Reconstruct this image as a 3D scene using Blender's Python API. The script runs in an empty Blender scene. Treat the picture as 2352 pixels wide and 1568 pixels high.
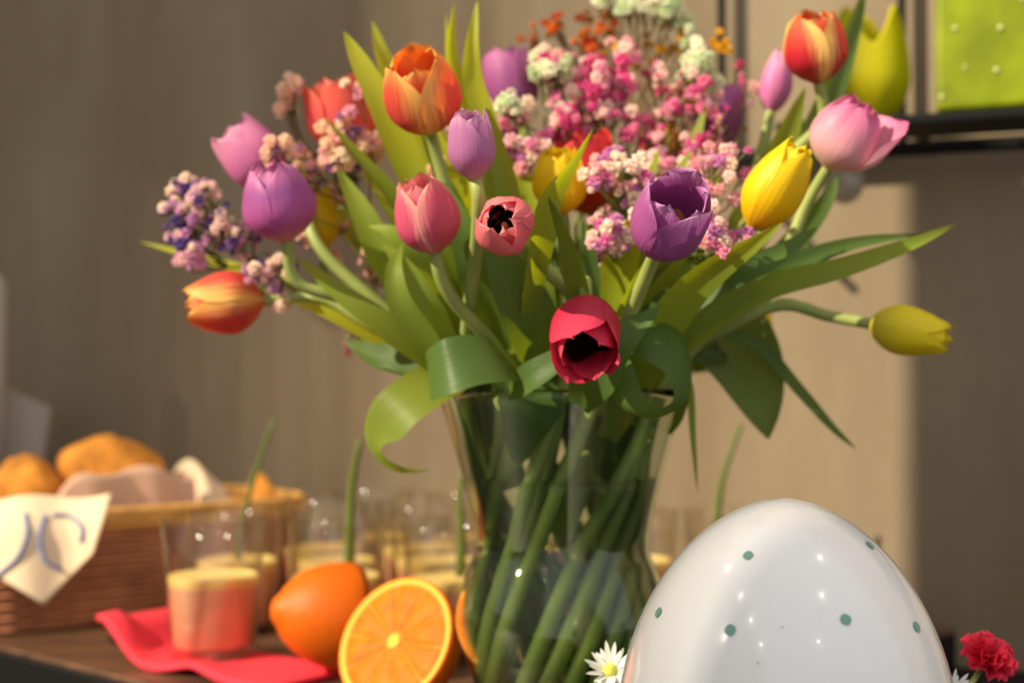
import bpy, bmesh, math, random
from mathutils import Vector, Matrix, Euler, noise
from mathutils.bvhtree import BVHTree

random.seed(11)
rnd = random.Random(5)
PI = math.pi
SC = bpy.context.scene
COL = SC.collection

# ------------------------------------------------------------------ camera
F = 3231.0                      # focal length in pixels of the 2352-wide frame
BOARD_Z = 0.90                  # top of the wooden board
CZ = BOARD_Z + 0.237            # eye height
PITCH = math.atan(66.0 / F)
cam_d = bpy.data.cameras.new('camera')
cam = bpy.data.objects.new('camera', cam_d); COL.objects.link(cam)
cam.location = (0, 0, CZ); cam.rotation_euler = (PI / 2 + PITCH, 0, 0)
cam_d.sensor_width = 36; cam_d.lens = F / 2352 * 36
cam_d.clip_start = 0.02
cam_d.dof.use_dof = True; cam_d.dof.focus_distance = 0.715; cam_d.dof.aperture_fstop = 4.6
SC.camera = cam

# ------------------------------------------------------------------ light
world = bpy.data.worlds.new('world'); SC.world = world; world.use_nodes = True
bg = world.node_tree.nodes['Background']
bg.inputs[0].default_value = (0.97, 0.97, 1.0, 1); bg.inputs[1].default_value = 0.68
sun_d = bpy.data.lights.new('sun', 'SUN'); sun = bpy.data.objects.new('sun', sun_d); COL.objects.link(sun)
AZ, EL = math.radians(62), math.radians(34)
SUN_DIR = Vector((math.sin(AZ) * math.cos(EL), math.cos(AZ) * math.cos(EL), -math.sin(EL)))
sun.rotation_euler = SUN_DIR.to_track_quat('-Z', 'Y').to_euler()
sun.location = (-3, -2.5, 3.6)
sun_d.energy = 6.4; sun_d.angle = math.radians(0.45); sun_d.color = (1.0, 0.86, 0.63)
SC.view_settings.view_transform = 'Standard'; SC.view_settings.look = 'None'
SC.view_settings.gamma = 1; SC.view_settings.exposure = 0.1; SC.view_settings.use_curve_mapping = False
SC.cycles.max_bounces = 24; SC.cycles.transmission_bounces = 24; SC.cycles.transparent_max_bounces = 40

# ------------------------------------------------------------------ helpers
def P(px, py, d):
    """point of the place seen at a picture position, d metres ahead"""
    x = (px - 1176) / F * d; y = (784 - py) / F * d
    c, s = math.cos(PITCH), math.sin(PITCH)
    return Vector((x, d * c - y * s, CZ + y * c + d * s))
def lin(c):
    return tuple(((v / 255) / 12.92 if v / 255 <= 0.04045 else ((v / 255 + 0.055) / 1.055) ** 2.4) for v in c) + (1.0,)
def obj(name, verts, faces, mat=None, parent=None, smooth=True, uvs=None, loc=None):
    off = parent_loc(parent) if parent else (Vector(loc) if loc is not None else Vector((0, 0, 0)))
    me = bpy.data.meshes.new(name)
    me.from_pydata([tuple(Vector(v) - off) for v in verts], [], faces)
    if uvs:
        ul = me.uv_layers.new(name='UVMap')
        for lp in me.loops: ul.data[lp.index].uv = uvs[lp.vertex_index]
    if smooth:
        me.polygons.foreach_set('use_smooth', [True] * len(me.polygons))
    me.update()
    if mat: me.materials.append(mat)
    o = bpy.data.objects.new(name, me); COL.objects.link(o)
    if parent: o.parent = parent
    elif loc is not None: o.location = loc
    return o
def parent_loc(p):
    v = Vector((0, 0, 0))
    while p: v = v + Vector(p.location); p = p.parent
    return v
def tag(o, label=None, cat=None, group=None, kind=None):
    if label: o['label'] = label
    if cat: o['category'] = cat
    if group: o['group'] = group
    if kind: o['kind'] = kind
    return o
def thing(name, loc, label, cat, group=None):
    o = bpy.data.objects.new(name, None); COL.objects.link(o); o.location = loc
    o.empty_display_size = 0.02
    return tag(o, label, cat, group)
def catmull(pts, n):
    pts = [Vector(p) for p in pts]
    if len(pts) == 2: return [pts[0].lerp(pts[1], i / n) for i in range(n + 1)]
    e = [pts[0] * 2 - pts[1]] + pts + [pts[-1] * 2 - pts[-2]]
    m = len(pts) - 1; out = []
    for i in range(n + 1):
        x = i / n * m; k = min(int(x), m - 1); t = x - k
        a, b, c, d = e[k:k + 4]
        out.append(0.5 * ((2 * b) + (c - a) * t + (2 * a - 5 * b + 4 * c - d) * t * t + (3 * b - a - 3 * c + d) * t ** 3))
    return out
def tube(path, rad, seg=8, cap=True):
    """rad: number or function of t"""
    n = len(path); V = []; Fc = []
    up = Vector((0.3, 0.2, 1)).normalized(); prev = None
    for i, p in enumerate(path):
        T = (path[min(i + 1, n - 1)] - path[max(i - 1, 0)]).normalized()
        if prev is None:
            a = T.cross(up)
            if a.length < 1e-3: a = T.cross(Vector((1, 0, 0)))
        else:
            a = prev - T * prev.dot(T)
        a.normalize(); prev = a; b = T.cross(a)
        r = rad(i / (n - 1)) if callable(rad) else rad
        for k in range(seg):
            th = 2 * PI * k / seg
            V.append(p + (a * math.cos(th) + b * math.sin(th)) * r)
    for i in range(n - 1):
        for k in range(seg):
            k2 = (k + 1) % seg
            Fc.append((i * seg + k, i * seg + k2, (i + 1) * seg + k2, (i + 1) * seg + k))
    if cap:
        Fc.append(tuple(range(seg - 1, -1, -1))); Fc.append(tuple((n - 1) * seg + k for k in range(seg)))
    return V, Fc
def merge(*vf):
    V = []; Fc = []
    for v, f in vf:
        o = len(V); V += list(v); Fc += [tuple(i + o for i in q) for q in f]
    return V, Fc
def lathe(prof, center, seg=48, close=False):
    V = []; Fc = []; n = len(prof); c = Vector(center)
    for r, z in prof:
        for k in range(seg):
            th = 2 * PI * k / seg
            V.append(c + Vector((r * math.cos(th), r * math.sin(th), z)))
    rng = n if close else n - 1
    for i in range(rng):
        j = (i + 1) % n
        for k in range(seg):
            k2 = (k + 1) % seg
            Fc.append((i * seg + k, i * seg + k2, j * seg + k2, j * seg + k))
    return V, Fc
def boxv(c, s, rz=0):
    c = Vector(c); M = Matrix.Rotation(rz, 3, 'Z'); V = []
    for z in (-1, 1):
        for y in (-1, 1):
            for x in (-1, 1):
                V.append(c + M @ Vector((x * s[0] / 2, y * s[1] / 2, z * s[2] / 2)))
    return V, [(0, 2, 3, 1), (4, 5, 7, 6), (0, 1, 5, 4), (2, 6, 7, 3), (0, 4, 6, 2), (1, 3, 7, 5)]
def bevel(o, w, seg=2):
    m = o.modifiers.new('bevel', 'BEVEL'); m.width = w; m.segments = seg; m.limit_method = 'ANGLE'; return o
def sphere(center, r, seg=16, rings=10, scale=(1, 1, 1), rot=None, bump=0.0, bf=1.0, sd=0):
    V = []; Fc = []; c = Vector(center)
    for i in range(rings + 1):
        ph = PI * i / rings
        for k in range(seg):
            th = 2 * PI * k / seg
            v = Vector((math.sin(ph) * math.cos(th), math.sin(ph) * math.sin(th), math.cos(ph)))
            q = 1 + bump * noise.noise(v * bf + Vector((sd, sd * 2, 0)))
            v = Vector((v.x * scale[0], v.y * scale[1], v.z * scale[2])) * r * q
            if rot: v = rot @ v
            V.append(c + v)
    for i in range(rings):
        for k in range(seg):
            k2 = (k + 1) % seg
            Fc.append((i * seg + k, (i + 1) * seg + k, (i + 1) * seg + k2, i * seg + k2))
    return V, Fc

# ------------------------------------------------------------------ materials
def nt(name):
    m = bpy.data.materials.new(name); m.use_nodes = True
    return m, m.node_tree, m.node_tree.nodes['Principled BSDF'], m.node_tree.nodes['Material Output']
def simple(name, c, rough=0.5, spec=0.5, metal=0.0, bump=0.0, bscale=60, var=0.0, vscale=8, coat=0.0, sss=0.0):
    m, t, b, o = nt(name)
    b.inputs['Base Color'].default_value = lin(c); b.inputs['Roughness'].default_value = rough
    b.inputs['Specular IOR Level'].default_value = spec; b.inputs['Metallic'].default_value = metal
    if coat: b.inputs['Coat Weight'].default_value = coat; b.inputs['Coat Roughness'].default_value = 0.03
    if sss: b.inputs['Subsurface Weight'].default_value = sss; b.inputs['Subsurface Radius'].default_value = (0.01, 0.006, 0.003); b.inputs['Subsurface Scale'].default_value = 0.6
    tc = t.nodes.new('ShaderNodeTexCoord')
    if var:
        n = t.nodes.new('ShaderNodeTexNoise'); n.inputs['Scale'].default_value = vscale; n.inputs['Detail'].default_value = 5
        t.links.new(tc.outputs['Object'], n.inputs['Vector'])
        r = t.nodes.new('ShaderNodeValToRGB')
        k = lin(c)
        r.color_ramp.elements[0].position = 0.3; r.color_ramp.elements[1].position = 0.7
        r.color_ramp.elements[0].color = tuple(x * (1 - var) for x in k[:3]) + (1,)
        r.color_ramp.elements[1].color = tuple(min(1, x * (1 + var)) for x in k[:3]) + (1,)
        t.links.new(n.outputs['Fac'], r.inputs['Fac']); t.links.new(r.outputs['Color'], b.inputs['Base Color'])
    if bump:
        n = t.nodes.new('ShaderNodeTexNoise'); n.inputs['Scale'].default_value = bscale; n.inputs['Detail'].default_value = 4
        t.links.new(tc.outputs['Object'], n.inputs['Vector'])
        bp = t.nodes.new('ShaderNodeBump'); bp.inputs['Strength'].default_value = bump; bp.inputs['Distance'].default_value = 0.002
        t.links.new(n.outputs['Fac'], bp.inputs['Height']); t.links.new(bp.outputs['Normal'], b.inputs['Normal'])
    return m
def thin(name, base_ramp, trans, k=0.35, rough=0.45, stripes=None, edge=None, veins=0.25, spec=0.35):
    """petal / leaf: diffuse front plus light shining through; v of the UV map runs base to tip"""
    m, t, b, o = nt(name); N = t.nodes; L = t.links
    uv = N.new('ShaderNodeUVMap'); sep = N.new('ShaderNodeSeparateXYZ'); L.new(uv.outputs['UV'], sep.inputs[0])
    ramp = N.new('ShaderNodeValToRGB'); els = ramp.color_ramp.elements
    while len(els) < len(base_ramp): els.new(0.5)
    for e, (p, c) in zip(els, base_ramp): e.position = p; e.color = lin(c)
    # fine lengthwise veins
    mp = N.new('ShaderNodeMapping'); mp.inputs['Scale'].default_value = (26, 1.6, 1); L.new(uv.outputs['UV'], mp.inputs['Vector'])
    oi = N.new('ShaderNodeObjectInfo'); L.new(oi.outputs['Location'], mp.inputs['Location'])
    nz = N.new('ShaderNodeTexNoise'); nz.inputs['Scale'].default_value = 1.0; nz.inputs['Detail'].default_value = 3; L.new(mp.outputs['Vector'], nz.inputs['Vector'])
    ad = N.new('ShaderNodeMath'); ad.operation = 'MULTIPLY_ADD'; ad.inputs[1].default_value = veins; L.new(nz.outputs['Fac'], ad.inputs[0])
    sb = N.new('ShaderNodeMath'); sb.operation = 'SUBTRACT'; sb.inputs[1].default_value = veins * 0.5; L.new(sep.outputs['Y'], sb.inputs[0])
    L.new(sb.outputs[0], ad.inputs[2]); L.new(ad.outputs[0], ramp.inputs['Fac'])
    col = ramp.outputs['Color']
    if edge:                                        # petal margin colour, |u| with noise, stronger to the tip
        ec, start, soft = edge
        a1 = N.new('ShaderNodeMath'); a1.operation = 'SUBTRACT'; a1.inputs[1].default_value = 0.5; L.new(sep.outputs['X'], a1.inputs[0])
        a2 = N.new('ShaderNodeMath'); a2.operation = 'ABSOLUTE'; L.new(a1.outputs[0], a2.inputs[0])
        a3 = N.new('ShaderNodeMath'); a3.operation = 'MULTIPLY_ADD'; a3.inputs[1].default_value = 0.45; L.new(nz.outputs['Fac'], a3.inputs[0]); L.new(a2.outputs[0], a3.inputs[2])
        a5 = N.new('ShaderNodeMath'); a5.operation = 'MULTIPLY_ADD'; a5.inputs[1].default_value = 0.18; L.new(sep.outputs['Y'], a5.inputs[0]); L.new(a3.outputs[0], a5.inputs[2])
        a4 = N.new('ShaderNodeMapRange'); a4.inputs['From Min'].default_value = start; a4.inputs['From Max'].default_value = start + soft; L.new(a5.outputs[0], a4.inputs['Value'])
        mx = N.new('ShaderNodeMix'); mx.data_type = 'RGBA'; L.new(a4.outputs['Result'], mx.inputs['Factor']); L.new(col, mx.inputs['A']); mx.inputs['B'].default_value = lin(ec)
        col = mx.outputs['Result']
    L.new(col, b.inputs['Base Color']); b.inputs['Roughness'].default_value = rough; b.inputs['Specular IOR Level'].default_value = spec
    bp = N.new('ShaderNodeBump'); bp.inputs['Strength'].default_value = 0.35; bp.inputs['Distance'].default_value = 0.001
    L.new(nz.outputs['Fac'], bp.inputs['Height']); L.new(bp.outputs['Normal'], b.inputs['Normal'])
    tr = N.new('ShaderNodeBsdfTranslucent')
    if trans: tr.inputs['Color'].default_value = lin(trans)
    else: L.new(col, tr.inputs['Color'])
    ms = N.new('ShaderNodeMixShader'); ms.inputs[0].default_value = k
    L.new(b.outputs[0], ms.inputs[1]); L.new(tr.outputs[0], ms.inputs[2]); L.new(ms.outputs[0], o.inputs['Surface'])
    return m
def speckled(name, cols, k=0.45):
    """each blossom takes one colour of the list"""
    m, t, b, o = nt(name); N = t.nodes; L = t.links
    oi = N.new('ShaderNodeObjectInfo'); r = N.new('ShaderNodeValToRGB'); r.color_ramp.interpolation = 'CONSTANT'
    els = r.color_ramp.elements
    while len(els) < len(cols): els.new(0.5)
    for i, c in enumerate(cols): els[i].position = i / len(cols); els[i].color = lin(c)
    L.new(oi.outputs['Random'], r.inputs['Fac']); L.new(r.outputs['Color'], b.inputs['Base Color'])
    b.inputs['Roughness'].default_value = 0.7; b.inputs['Specular IOR Level'].default_value = 0.2
    tr = N.new('ShaderNodeBsdfTranslucent'); L.new(r.outputs['Color'], tr.inputs['Color'])
    ms = N.new('ShaderNodeMixShader'); ms.inputs[0].default_value = k
    L.new(b.outputs[0], ms.inputs[1]); L.new(tr.outputs[0], ms.inputs[2]); L.new(ms.outputs[0], o.inputs['Surface'])
    return m
def clear(name, tint=(255, 255, 255), ior=1.45, gloss=1.0):
    """thin clear sheet: Fresnel mix of see-through and mirror"""
    m, t, b, o = nt(name); N = t.nodes; L = t.links; N.remove(b)
    fr = N.new('ShaderNodeLayerWeight'); fr.inputs['Blend'].default_value = 0.5
    pw = N.new('ShaderNodeMath'); pw.operation = 'POWER'; pw.inputs[1].default_value = 5; L.new(fr.outputs['Facing'], pw.inputs[0])
    f0 = ((ior - 1) / (ior + 1)) ** 2
    mu = N.new('ShaderNodeMath'); mu.operation = 'MULTIPLY_ADD'; mu.inputs[1].default_value = gloss * (1 - f0); mu.inputs[2].default_value = f0 * gloss; mu.use_clamp = True; L.new(pw.outputs[0], mu.inputs[0])
    tp = N.new('ShaderNodeBsdfTransparent'); tp.inputs['Color'].default_value = lin(tint)
    gl = N.new('ShaderNodeBsdfGlossy'); gl.inputs['Roughness'].default_value = 0.02
    ms = N.new('ShaderNodeMixShader'); L.new(mu.outputs[0], ms.inputs[0]); L.new(tp.outputs[0], ms.inputs[1]); L.new(gl.outputs[0], ms.inputs[2])
    L.new(ms.outputs[0], o.inputs['Surface'])
    return m

M = {}
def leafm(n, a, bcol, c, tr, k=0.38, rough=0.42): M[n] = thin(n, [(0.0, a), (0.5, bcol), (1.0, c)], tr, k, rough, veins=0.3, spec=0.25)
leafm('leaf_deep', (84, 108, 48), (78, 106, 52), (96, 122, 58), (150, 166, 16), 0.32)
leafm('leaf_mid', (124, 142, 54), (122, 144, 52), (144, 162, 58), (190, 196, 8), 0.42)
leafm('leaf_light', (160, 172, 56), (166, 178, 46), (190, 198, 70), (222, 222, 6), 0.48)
M['stem'] = simple('tulip_stem', (150, 162, 88), 0.45, 0.4, var=0.15, vscale=25)
M['stem_wet'] = simple('stem_green', (120, 150, 88), 0.4, 0.5, var=0.15, vscale=25)
M['twig'] = simple('dry_twig', (112, 96, 56), 0.7, 0.2)
M['twig_green'] = simple('green_twig', (118, 128, 66), 0.6, 0.3)
M['twig_brown'] = simple('brown_twig', (134, 98, 48), 0.7, 0.2)
# tulip colours
M['flame_orange'] = thin('orange_flame_petal', [(0.0, (214, 120, 60)), (0.3, (198, 66, 66)), (0.75, (224, 98, 74)), (1.0, (250, 170, 80))], (255, 120, 30), 0.34, edge=((254, 206, 110), 0.50, 0.24))
M['flame_red'] = thin('red_flame_petal', [(0.0, (176, 40, 54)), (0.5, (196, 44, 58)), (1.0, (236, 110, 66))], (240, 90, 40), 0.28, edge=((254, 216, 120), 0.54, 0.18))
M['lilac'] = thin('lilac_petal', [(0.0, (214, 176, 180)), (0.3, (190, 120, 168)), (0.8, (204, 134, 184)), (1.0, (236, 178, 210))], None, 0.3, veins=0.45)
M['violet'] = thin('violet_petal', [(0.0, (186, 130, 150)), (0.3, (164, 80, 142)), (0.8, (178, 96, 164)), (1.0, (216, 160, 204))], None, 0.28, veins=0.45)
M['dark_violet'] = thin('dark_violet_petal', [(0.0, (146, 86, 130)), (0.5, (154, 80, 138)), (1.0, (198, 116, 172))], None, 0.25, veins=0.4)
M['magenta_lilac'] = thin('magenta_lilac_petal', [(0.0, (240, 170, 150)), (0.22, (206, 100, 160)), (0.7, (172, 92, 164)), (1.0, (226, 140, 190))], None, 0.32, veins=0.3)
M['pink_lilac'] = thin('pink_lilac_petal', [(0.0, (226, 140, 190)), (0.5, (224, 130, 188)), (1.0, (250, 176, 208))], None, 0.32)
M['pink'] = thin('pink_petal', [(0.0, (222, 140, 130)), (0.3, (216, 86, 122)), (0.8, (228, 104, 134)), (1.0, (248, 160, 150))], None, 0.32, edge=((252, 190, 176), 0.62, 0.24))
M['rose'] = thin('rose_petal', [(0.0, (240, 190, 150)), (0.4, (234, 108, 126)), (1.0, (246, 146, 150))], None, 0.3, veins=0.6)
M['pink_pale'] = thin('pale_pink_petal', [(0.0, (240, 214, 180)), (0.3, (240, 186, 190)), (0.8, (224, 132, 170)), (1.0, (212, 104, 156))], None, 0.3, veins=0.35)
M['crimson'] = thin('crimson_petal', [(0.0, (150, 24, 50)), (0.4, (198, 36, 70)), (1.0, (222, 66, 96))], None, 0.26)
M['scarlet'] = thin('scarlet_petal', [(0.0, (220, 100, 60)), (0.3, (214, 40, 52)), (1.0, (236, 70, 70))], None, 0.32)
M['coral'] = thin('coral_petal', [(0.0, (250, 150, 90)), (0.4, (240, 96, 96)), (1.0, (252, 130, 110))], None, 0.36, edge=((255, 170, 90), 0.8, 0.2))
M['yellow'] = thin('yellow_petal', [(0.0, (240, 190, 30)), (0.4, (246, 208, 10)), (1.0, (250, 220, 30))], (250, 210, 0), 0.3, veins=0.2)
M['lemon'] = thin('lemon_petal', [(0.0, (236, 226, 90)), (0.35, (252, 232, 44)), (1.0, (255, 234, 36))], (230, 210, 0), 0.28, veins=0.4)
M['throat_dark'] = simple('dark_throat', (34, 10, 18), 0.6, 0.2)
M['throat_cream'] = simple('cream_throat', (226, 176, 120), 0.6, 0.2)
M['throat_red'] = simple('red_throat', (226, 50, 14), 0.6, 0.2)
M['anther'] = simple('dark_anther', (24, 16, 26), 0.8, 0.1)
M['anther_gold'] = simple('gold_anther', (170, 110, 50), 0.8, 0.1)
M['pistil'] = simple('pistil', (196, 190, 120), 0.5, 0.3)
# small blossoms
M['bl_pink'] = speckled('pink_blossom', [(246, 150, 190), (252, 206, 214), (240, 110, 176), (254, 226, 220), (244, 130, 190), (252, 214, 206), (246, 170, 200), (226, 90, 150), (254, 236, 224)])
M['bl_mix'] = speckled('pale_pink_blossom', [(246, 170, 200), (254, 232, 222), (222, 150, 204), (250, 196, 200), (255, 244, 228), (232, 130, 190), (250, 206, 214), (255, 238, 220)])
M['bl_purple'] = speckled('purple_blossom', [(236, 186, 212), (140, 104, 176), (254, 234, 216), (214, 156, 204), (246, 206, 214), (104, 80, 150), (250, 222, 214), (222, 170, 212), (255, 240, 220)])
M['bl_cream'] = speckled('cream_blossom', [(255, 230, 206), (254, 206, 204), (255, 242, 220), (242, 186, 206), (255, 226, 200), (180, 130, 180), (255, 216, 208)])
M['bl_mint'] = speckled('mint_blossom', [(244, 246, 218), (252, 250, 230), (214, 228, 186), (252, 250, 232), (240, 244, 214), (230, 238, 204)])
M['bl_orange'] = speckled('orange_blossom', [(236, 130, 50), (240, 150, 70), (210, 140, 50), (226, 110, 50)])
M['bl_gold'] = speckled('gold_blossom', [(246, 196, 40), (214, 164, 50), (250, 210, 60), (196, 146, 60)])
# room
def wallmat():
    m, t, b, o = nt('brushed_clay_wall'); N = t.nodes; L = t.links
    tc = N.new('ShaderNodeTexCoord'); mp = N.new('ShaderNodeMapping'); mp.inputs['Scale'].default_value = (3.0, 3.0, 0.8); L.new(tc.outputs['Object'], mp.inputs['Vector'])
    n = N.new('ShaderNodeTexNoise'); n.inputs['Scale'].default_value = 2.2; n.inputs['Detail'].default_value = 7; n.inputs['Roughness'].default_value = 0.6; L.new(mp.outputs[0], n.inputs['Vector'])
    r = N.new('ShaderNodeValToRGB'); e = r.color_ramp.elements; e[0].position = 0.3; e[1].position = 0.72
    e[0].color = lin((128, 110, 87)); e[1].color = lin((152, 137, 113)); L.new(n.outputs['Fac'], r.inputs['Fac'])
    L.new(r.outputs['Color'], b.inputs['Base Color']); b.inputs['Roughness'].default_value = 0.85; b.inputs['Specular IOR Level'].default_value = 0.2
    n2 = N.new('ShaderNodeTexNoise'); n2.inputs['Scale'].default_value = 40; n2.inputs['Detail'].default_value = 6; L.new(tc.outputs['Object'], n2.inputs['Vector'])
    bp = N.new('ShaderNodeBump'); bp.inputs['Strength'].default_value = 0.2; bp.inputs['Distance'].default_value = 0.003; L.new(n2.outputs['Fac'], bp.inputs['Height']); L.new(bp.outputs[0], b.inputs['Normal'])
    return m
M['wall'] = wallmat()
M['plaster'] = simple('white_plaster', (205, 200, 192), 0.9, 0.2, bump=0.1)
M['floor'] = simple('grey_floor', (120, 112, 104), 0.6, 0.4, var=0.15)
M['black'] = simple('black_metal', (8, 7, 7), 0.6, 0.2)
M['counter'] = simple('black_counter', (12, 11, 12), 0.5, 0.3, var=0.2)
def woodmat(name, c1, c2, sc=(2, 14, 14)):
    m, t, b, o = nt(name); N = t.nodes; L = t.links
    tc = N.new('ShaderNodeTexCoord'); mp = N.new('ShaderNodeMapping'); mp.inputs['Scale'].default_value = sc; mp.inputs['Rotation'].default_value = (0, 0, 0.72); L.new(tc.outputs['Object'], mp.inputs['Vector'])
    n = N.new('ShaderNodeTexNoise'); n.inputs['Scale'].default_value = 4; n.inputs['Detail'].default_value = 8; L.new(mp.outputs[0], n.inputs['Vector'])
    r = N.new('ShaderNodeValToRGB'); r.color_ramp.elements[0].position = 0.3; r.color_ramp.elements[1].position = 0.7
    r.color_ramp.elements[0].color = lin(c1); r.color_ramp.elements[1].color = lin(c2)
    L.new(n.outputs['Fac'], r.inputs['Fac']); L.new(r.outputs[0], b.inputs['Base Color']); b.inputs['Roughness'].default_value = 0.4
    return m
M['board'] = woodmat('dark_wood', (66, 48, 36), (116, 82, 58))

# ------------------------------------------------------------------ setting
WS = 0.4                                             # the wall comes nearer to the right
def wall_y(x): return 1.5 - WS * x
WT = Vector((1, -WS, 0)).normalized(); WN = Vector((-WS, -1, 0)).normalized()
WANG = math.atan2(-WS, 1)
def slab_poly(name, pts, z0, z1, mat):
    n = len(pts); V = [(x, y, z0) for x, y in pts] + [(x, y, z1) for x, y in pts]
    Fc = [tuple(range(n - 1, -1, -1)), tuple(range(n, 2 * n))] + [(i, (i + 1) % n, n + (i + 1) % n, n + i) for i in range(n)]
    return obj(name, V, Fc, mat, smooth=False)
tag(slab_poly('floor', [(-1.75, -3.0), (3.2, -3.0), (3.2, 2.4), (-1.75, 2.4)], -0.05, 0.0, M['floor']), 'grey floor of the room', kind='structure')
wx0, wx1 = -1.72, 2.6
tag(slab_poly('wall_back', [(wx0, wall_y(wx0)), (wx1, wall_y(wx1)), (wx1, wall_y(wx1) + 0.12), (wx0, wall_y(wx0) + 0.12)], 0.0, 3.3, M['wall']), 'tan brushed clay wall behind the bouquet', kind='structure')
# window wall on the left, where the sun comes in; added unseen pieces shape the light
def wall_piece(y0, y1, z0, z1): return boxv((-1.66, (y0 + y1) / 2, (z0 + z1) / 2), (0.12, y1 - y0, z1 - z0))
WZ = 3.3
pieces = [wall_piece(-3.0, 2.15, 0, 1.2), wall_piece(-3.0, -1.9, 1.2, WZ), wall_piece(1.4, 2.15, 1.2, WZ), wall_piece(-1.9, 1.4, 3.2, WZ)]
V, Fc = merge(*pieces)
tag(obj('wall_left', V, Fc, M['plaster'], smooth=False), 'white plaster wall with the sunny window', kind='structure')
win = thing('window_1', (-1.66, -0.3, 1.2), 'dark framed window in the left wall', None); del win['label']
win['kind'] = 'structure'
def winbar(name, y0, y1, z0, z1, mat='black'):
    V, Fc = boxv((-1.66, (y0 + y1) / 2, (z0 + z1) / 2), (0.06, y1 - y0, z1 - z0)); return obj(name, V, Fc, M[mat], win, smooth=False)
winbar('shutter', -1.9, -0.30, 1.24, 3.2, 'plaster')  # unseen block added to keep the sun off the egg's right side
winbar('hanging_panel', 0.165, 0.25, 2.45, 2.93, 'black')  # added out of view to cast the dark patch on the right wall
def dimmer(name, k):
    m, t, b, o = nt(name); b.inputs['Base Color'].default_value = lin((225, 220, 210)); b.inputs['Roughness'].default_value = 0.9
    tp = t.nodes.new('ShaderNodeBsdfTransparent'); ms = t.nodes.new('ShaderNodeMixShader'); ms.inputs[0].default_value = 1 - k
    t.links.new(tp.outputs[0], ms.inputs[1]); t.links.new(b.outputs[0], ms.inputs[2]); t.links.new(ms.outputs[0], o.inputs['Surface']); return m
def dimmer_panel(y0, y1, z0, z1, k):                  # unseen sheet added to let only a share of the sun through
    key = 'sheer_%d' % int(k * 100)
    if key not in M: M[key] = dimmer('sheer_curtain', k)
    obj('curtain_panel', [(-1.6, y0, z0), (-1.6, y1, z0), (-1.6, y1, z1), (-1.6, y0, z1)], [(0, 1, 2, 3)], M[key], win, smooth=False)
dimmer_panel(-0.30, -0.17, 1.24, 3.2, 0.20)  # added so that the egg's left side gets weak sun
nst = 10
for i in range(nst):
    y0 = 0.42 + 0.42 * i / nst; dimmer_panel(y0, y0 + 0.42 / nst, 2.32, 3.2, 1 - (i + 1) / (nst + 1))  # added steps that fade the sun out towards the left of the wall
winbar('roller_blind', 0.79, 1.4, 2.32, 3.2, 'plaster')  # unseen block added to shade the upper left wall
for i in range(12):
    y0 = 0.62 + 0.48 * i / 12; dimmer_panel(y0, y0 + 0.04, 1.24, 2.32, (1 - (i + 1) / 13) ** 1.8)  # added steps that soften the light on the lower left wall
winbar('shutter', 1.06, 1.4, 1.24, 2.32, 'plaster')  # unseen block added to shade the lower left wall
winbar('window_sill', -1.9, 1.4, 1.2, 1.24)

# black counter and the wooden board on it
cx0, cx1 = -1.4, 1.5
tag(slab_poly('counter', [(cx0, 0.38), (cx1, 0.38), (cx1, wall_y(cx1) - 0.012), (cx0, wall_y(cx0) - 0.012)], 0.0, BOARD_Z - 0.04, M['counter']), 'black buffet counter along the tan wall', 'counter')
e1 = Vector((-0.753, 0.658)); e2 = Vector((0.658, 0.753)); C0 = Vector((0.0, 0.83))
bp_ = [C0, C0 + e2 * 0.62]
pr = bp_[1]
pl = C0 + e1 * 1.30
lx = -0.98
bp_ += [Vector((pr.x - 0.01, wall_y(pr.x) - 0.03)), Vector((pl.x, wall_y(pl.x) - 0.03)), pl]
brd = thing('serving_board', (0, 1.1, BOARD_Z - 0.04), 'dark brown wooden serving board with black edge under the vase, basket and glasses', 'board')
def board_part(name, z0, z1, mat):
    o = slab_poly(name, [(p.x, p.y - 1.1) for p in bp_], z0 - BOARD_Z + 0.04, z1 - BOARD_Z + 0.04, mat); o.parent = brd; bevel(o, 0.002); return o
board_part('wood_top', BOARD_Z - 0.005, BOARD_Z, M['board']); board_part('black_edge', BOARD_Z - 0.04, BOARD_Z - 0.005, M['counter'])

# shelf on the wall
SHZ = CZ + 0.2095
def wp(px, back):                                    # point on the wall line seen at picture column px, 'back' metres off the wall
    u = (px - 1176) / F
    y = (1.5 - back * math.sqrt(1 + WS * WS)) / (1 + WS * u); return Vector((u * y, y, 0))
sh = thing('wall_shelf', wp(2000, 0.02) + Vector((0, 0, SHZ)), 'black metal wall shelf of two bars and thin upright posts', 'shelf')
def shelf_bar(name, a, b, w, h, dz=0):
    c = (a + b) / 2; V, Fc = boxv((c.x, c.y, SHZ + dz), ((b - a).length, w, h), WANG); return bevel(obj(name, V, Fc, M['black'], sh, smooth=False), 0.002)
A = wp(1660, 0.02); B = A + WT * 0.75
shelf_bar('rear_bar', A, B, 0.02, 0.012)
Fa = A + WN * 0.125; Fb = B + WN * 0.125
shelf_bar('front_ledge', Fa + WT * 0.085, Fb, 0.075, 0.009, 0.0)
for q in (0.0, 0.2, 0.5, 0.74):
    a = A + WT * q; V, Fc = boxv((a.x + WN.x * 0.06, a.y + WN.y * 0.06, SHZ), (0.006, 0.14, 0.006), WANG); obj('bracket', V, Fc, M['black'], sh, smooth=False)
for px in (1660, 2076, 2480):
    a = wp(px, 0.018); V, Fc = boxv((a.x, a.y, SHZ + 0.35), (0.0075, 0.0075, 0.71), WANG); obj('post', V, Fc, M['black'], sh, smooth=False)
LEDGE_Z = SHZ + 0.0046

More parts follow.
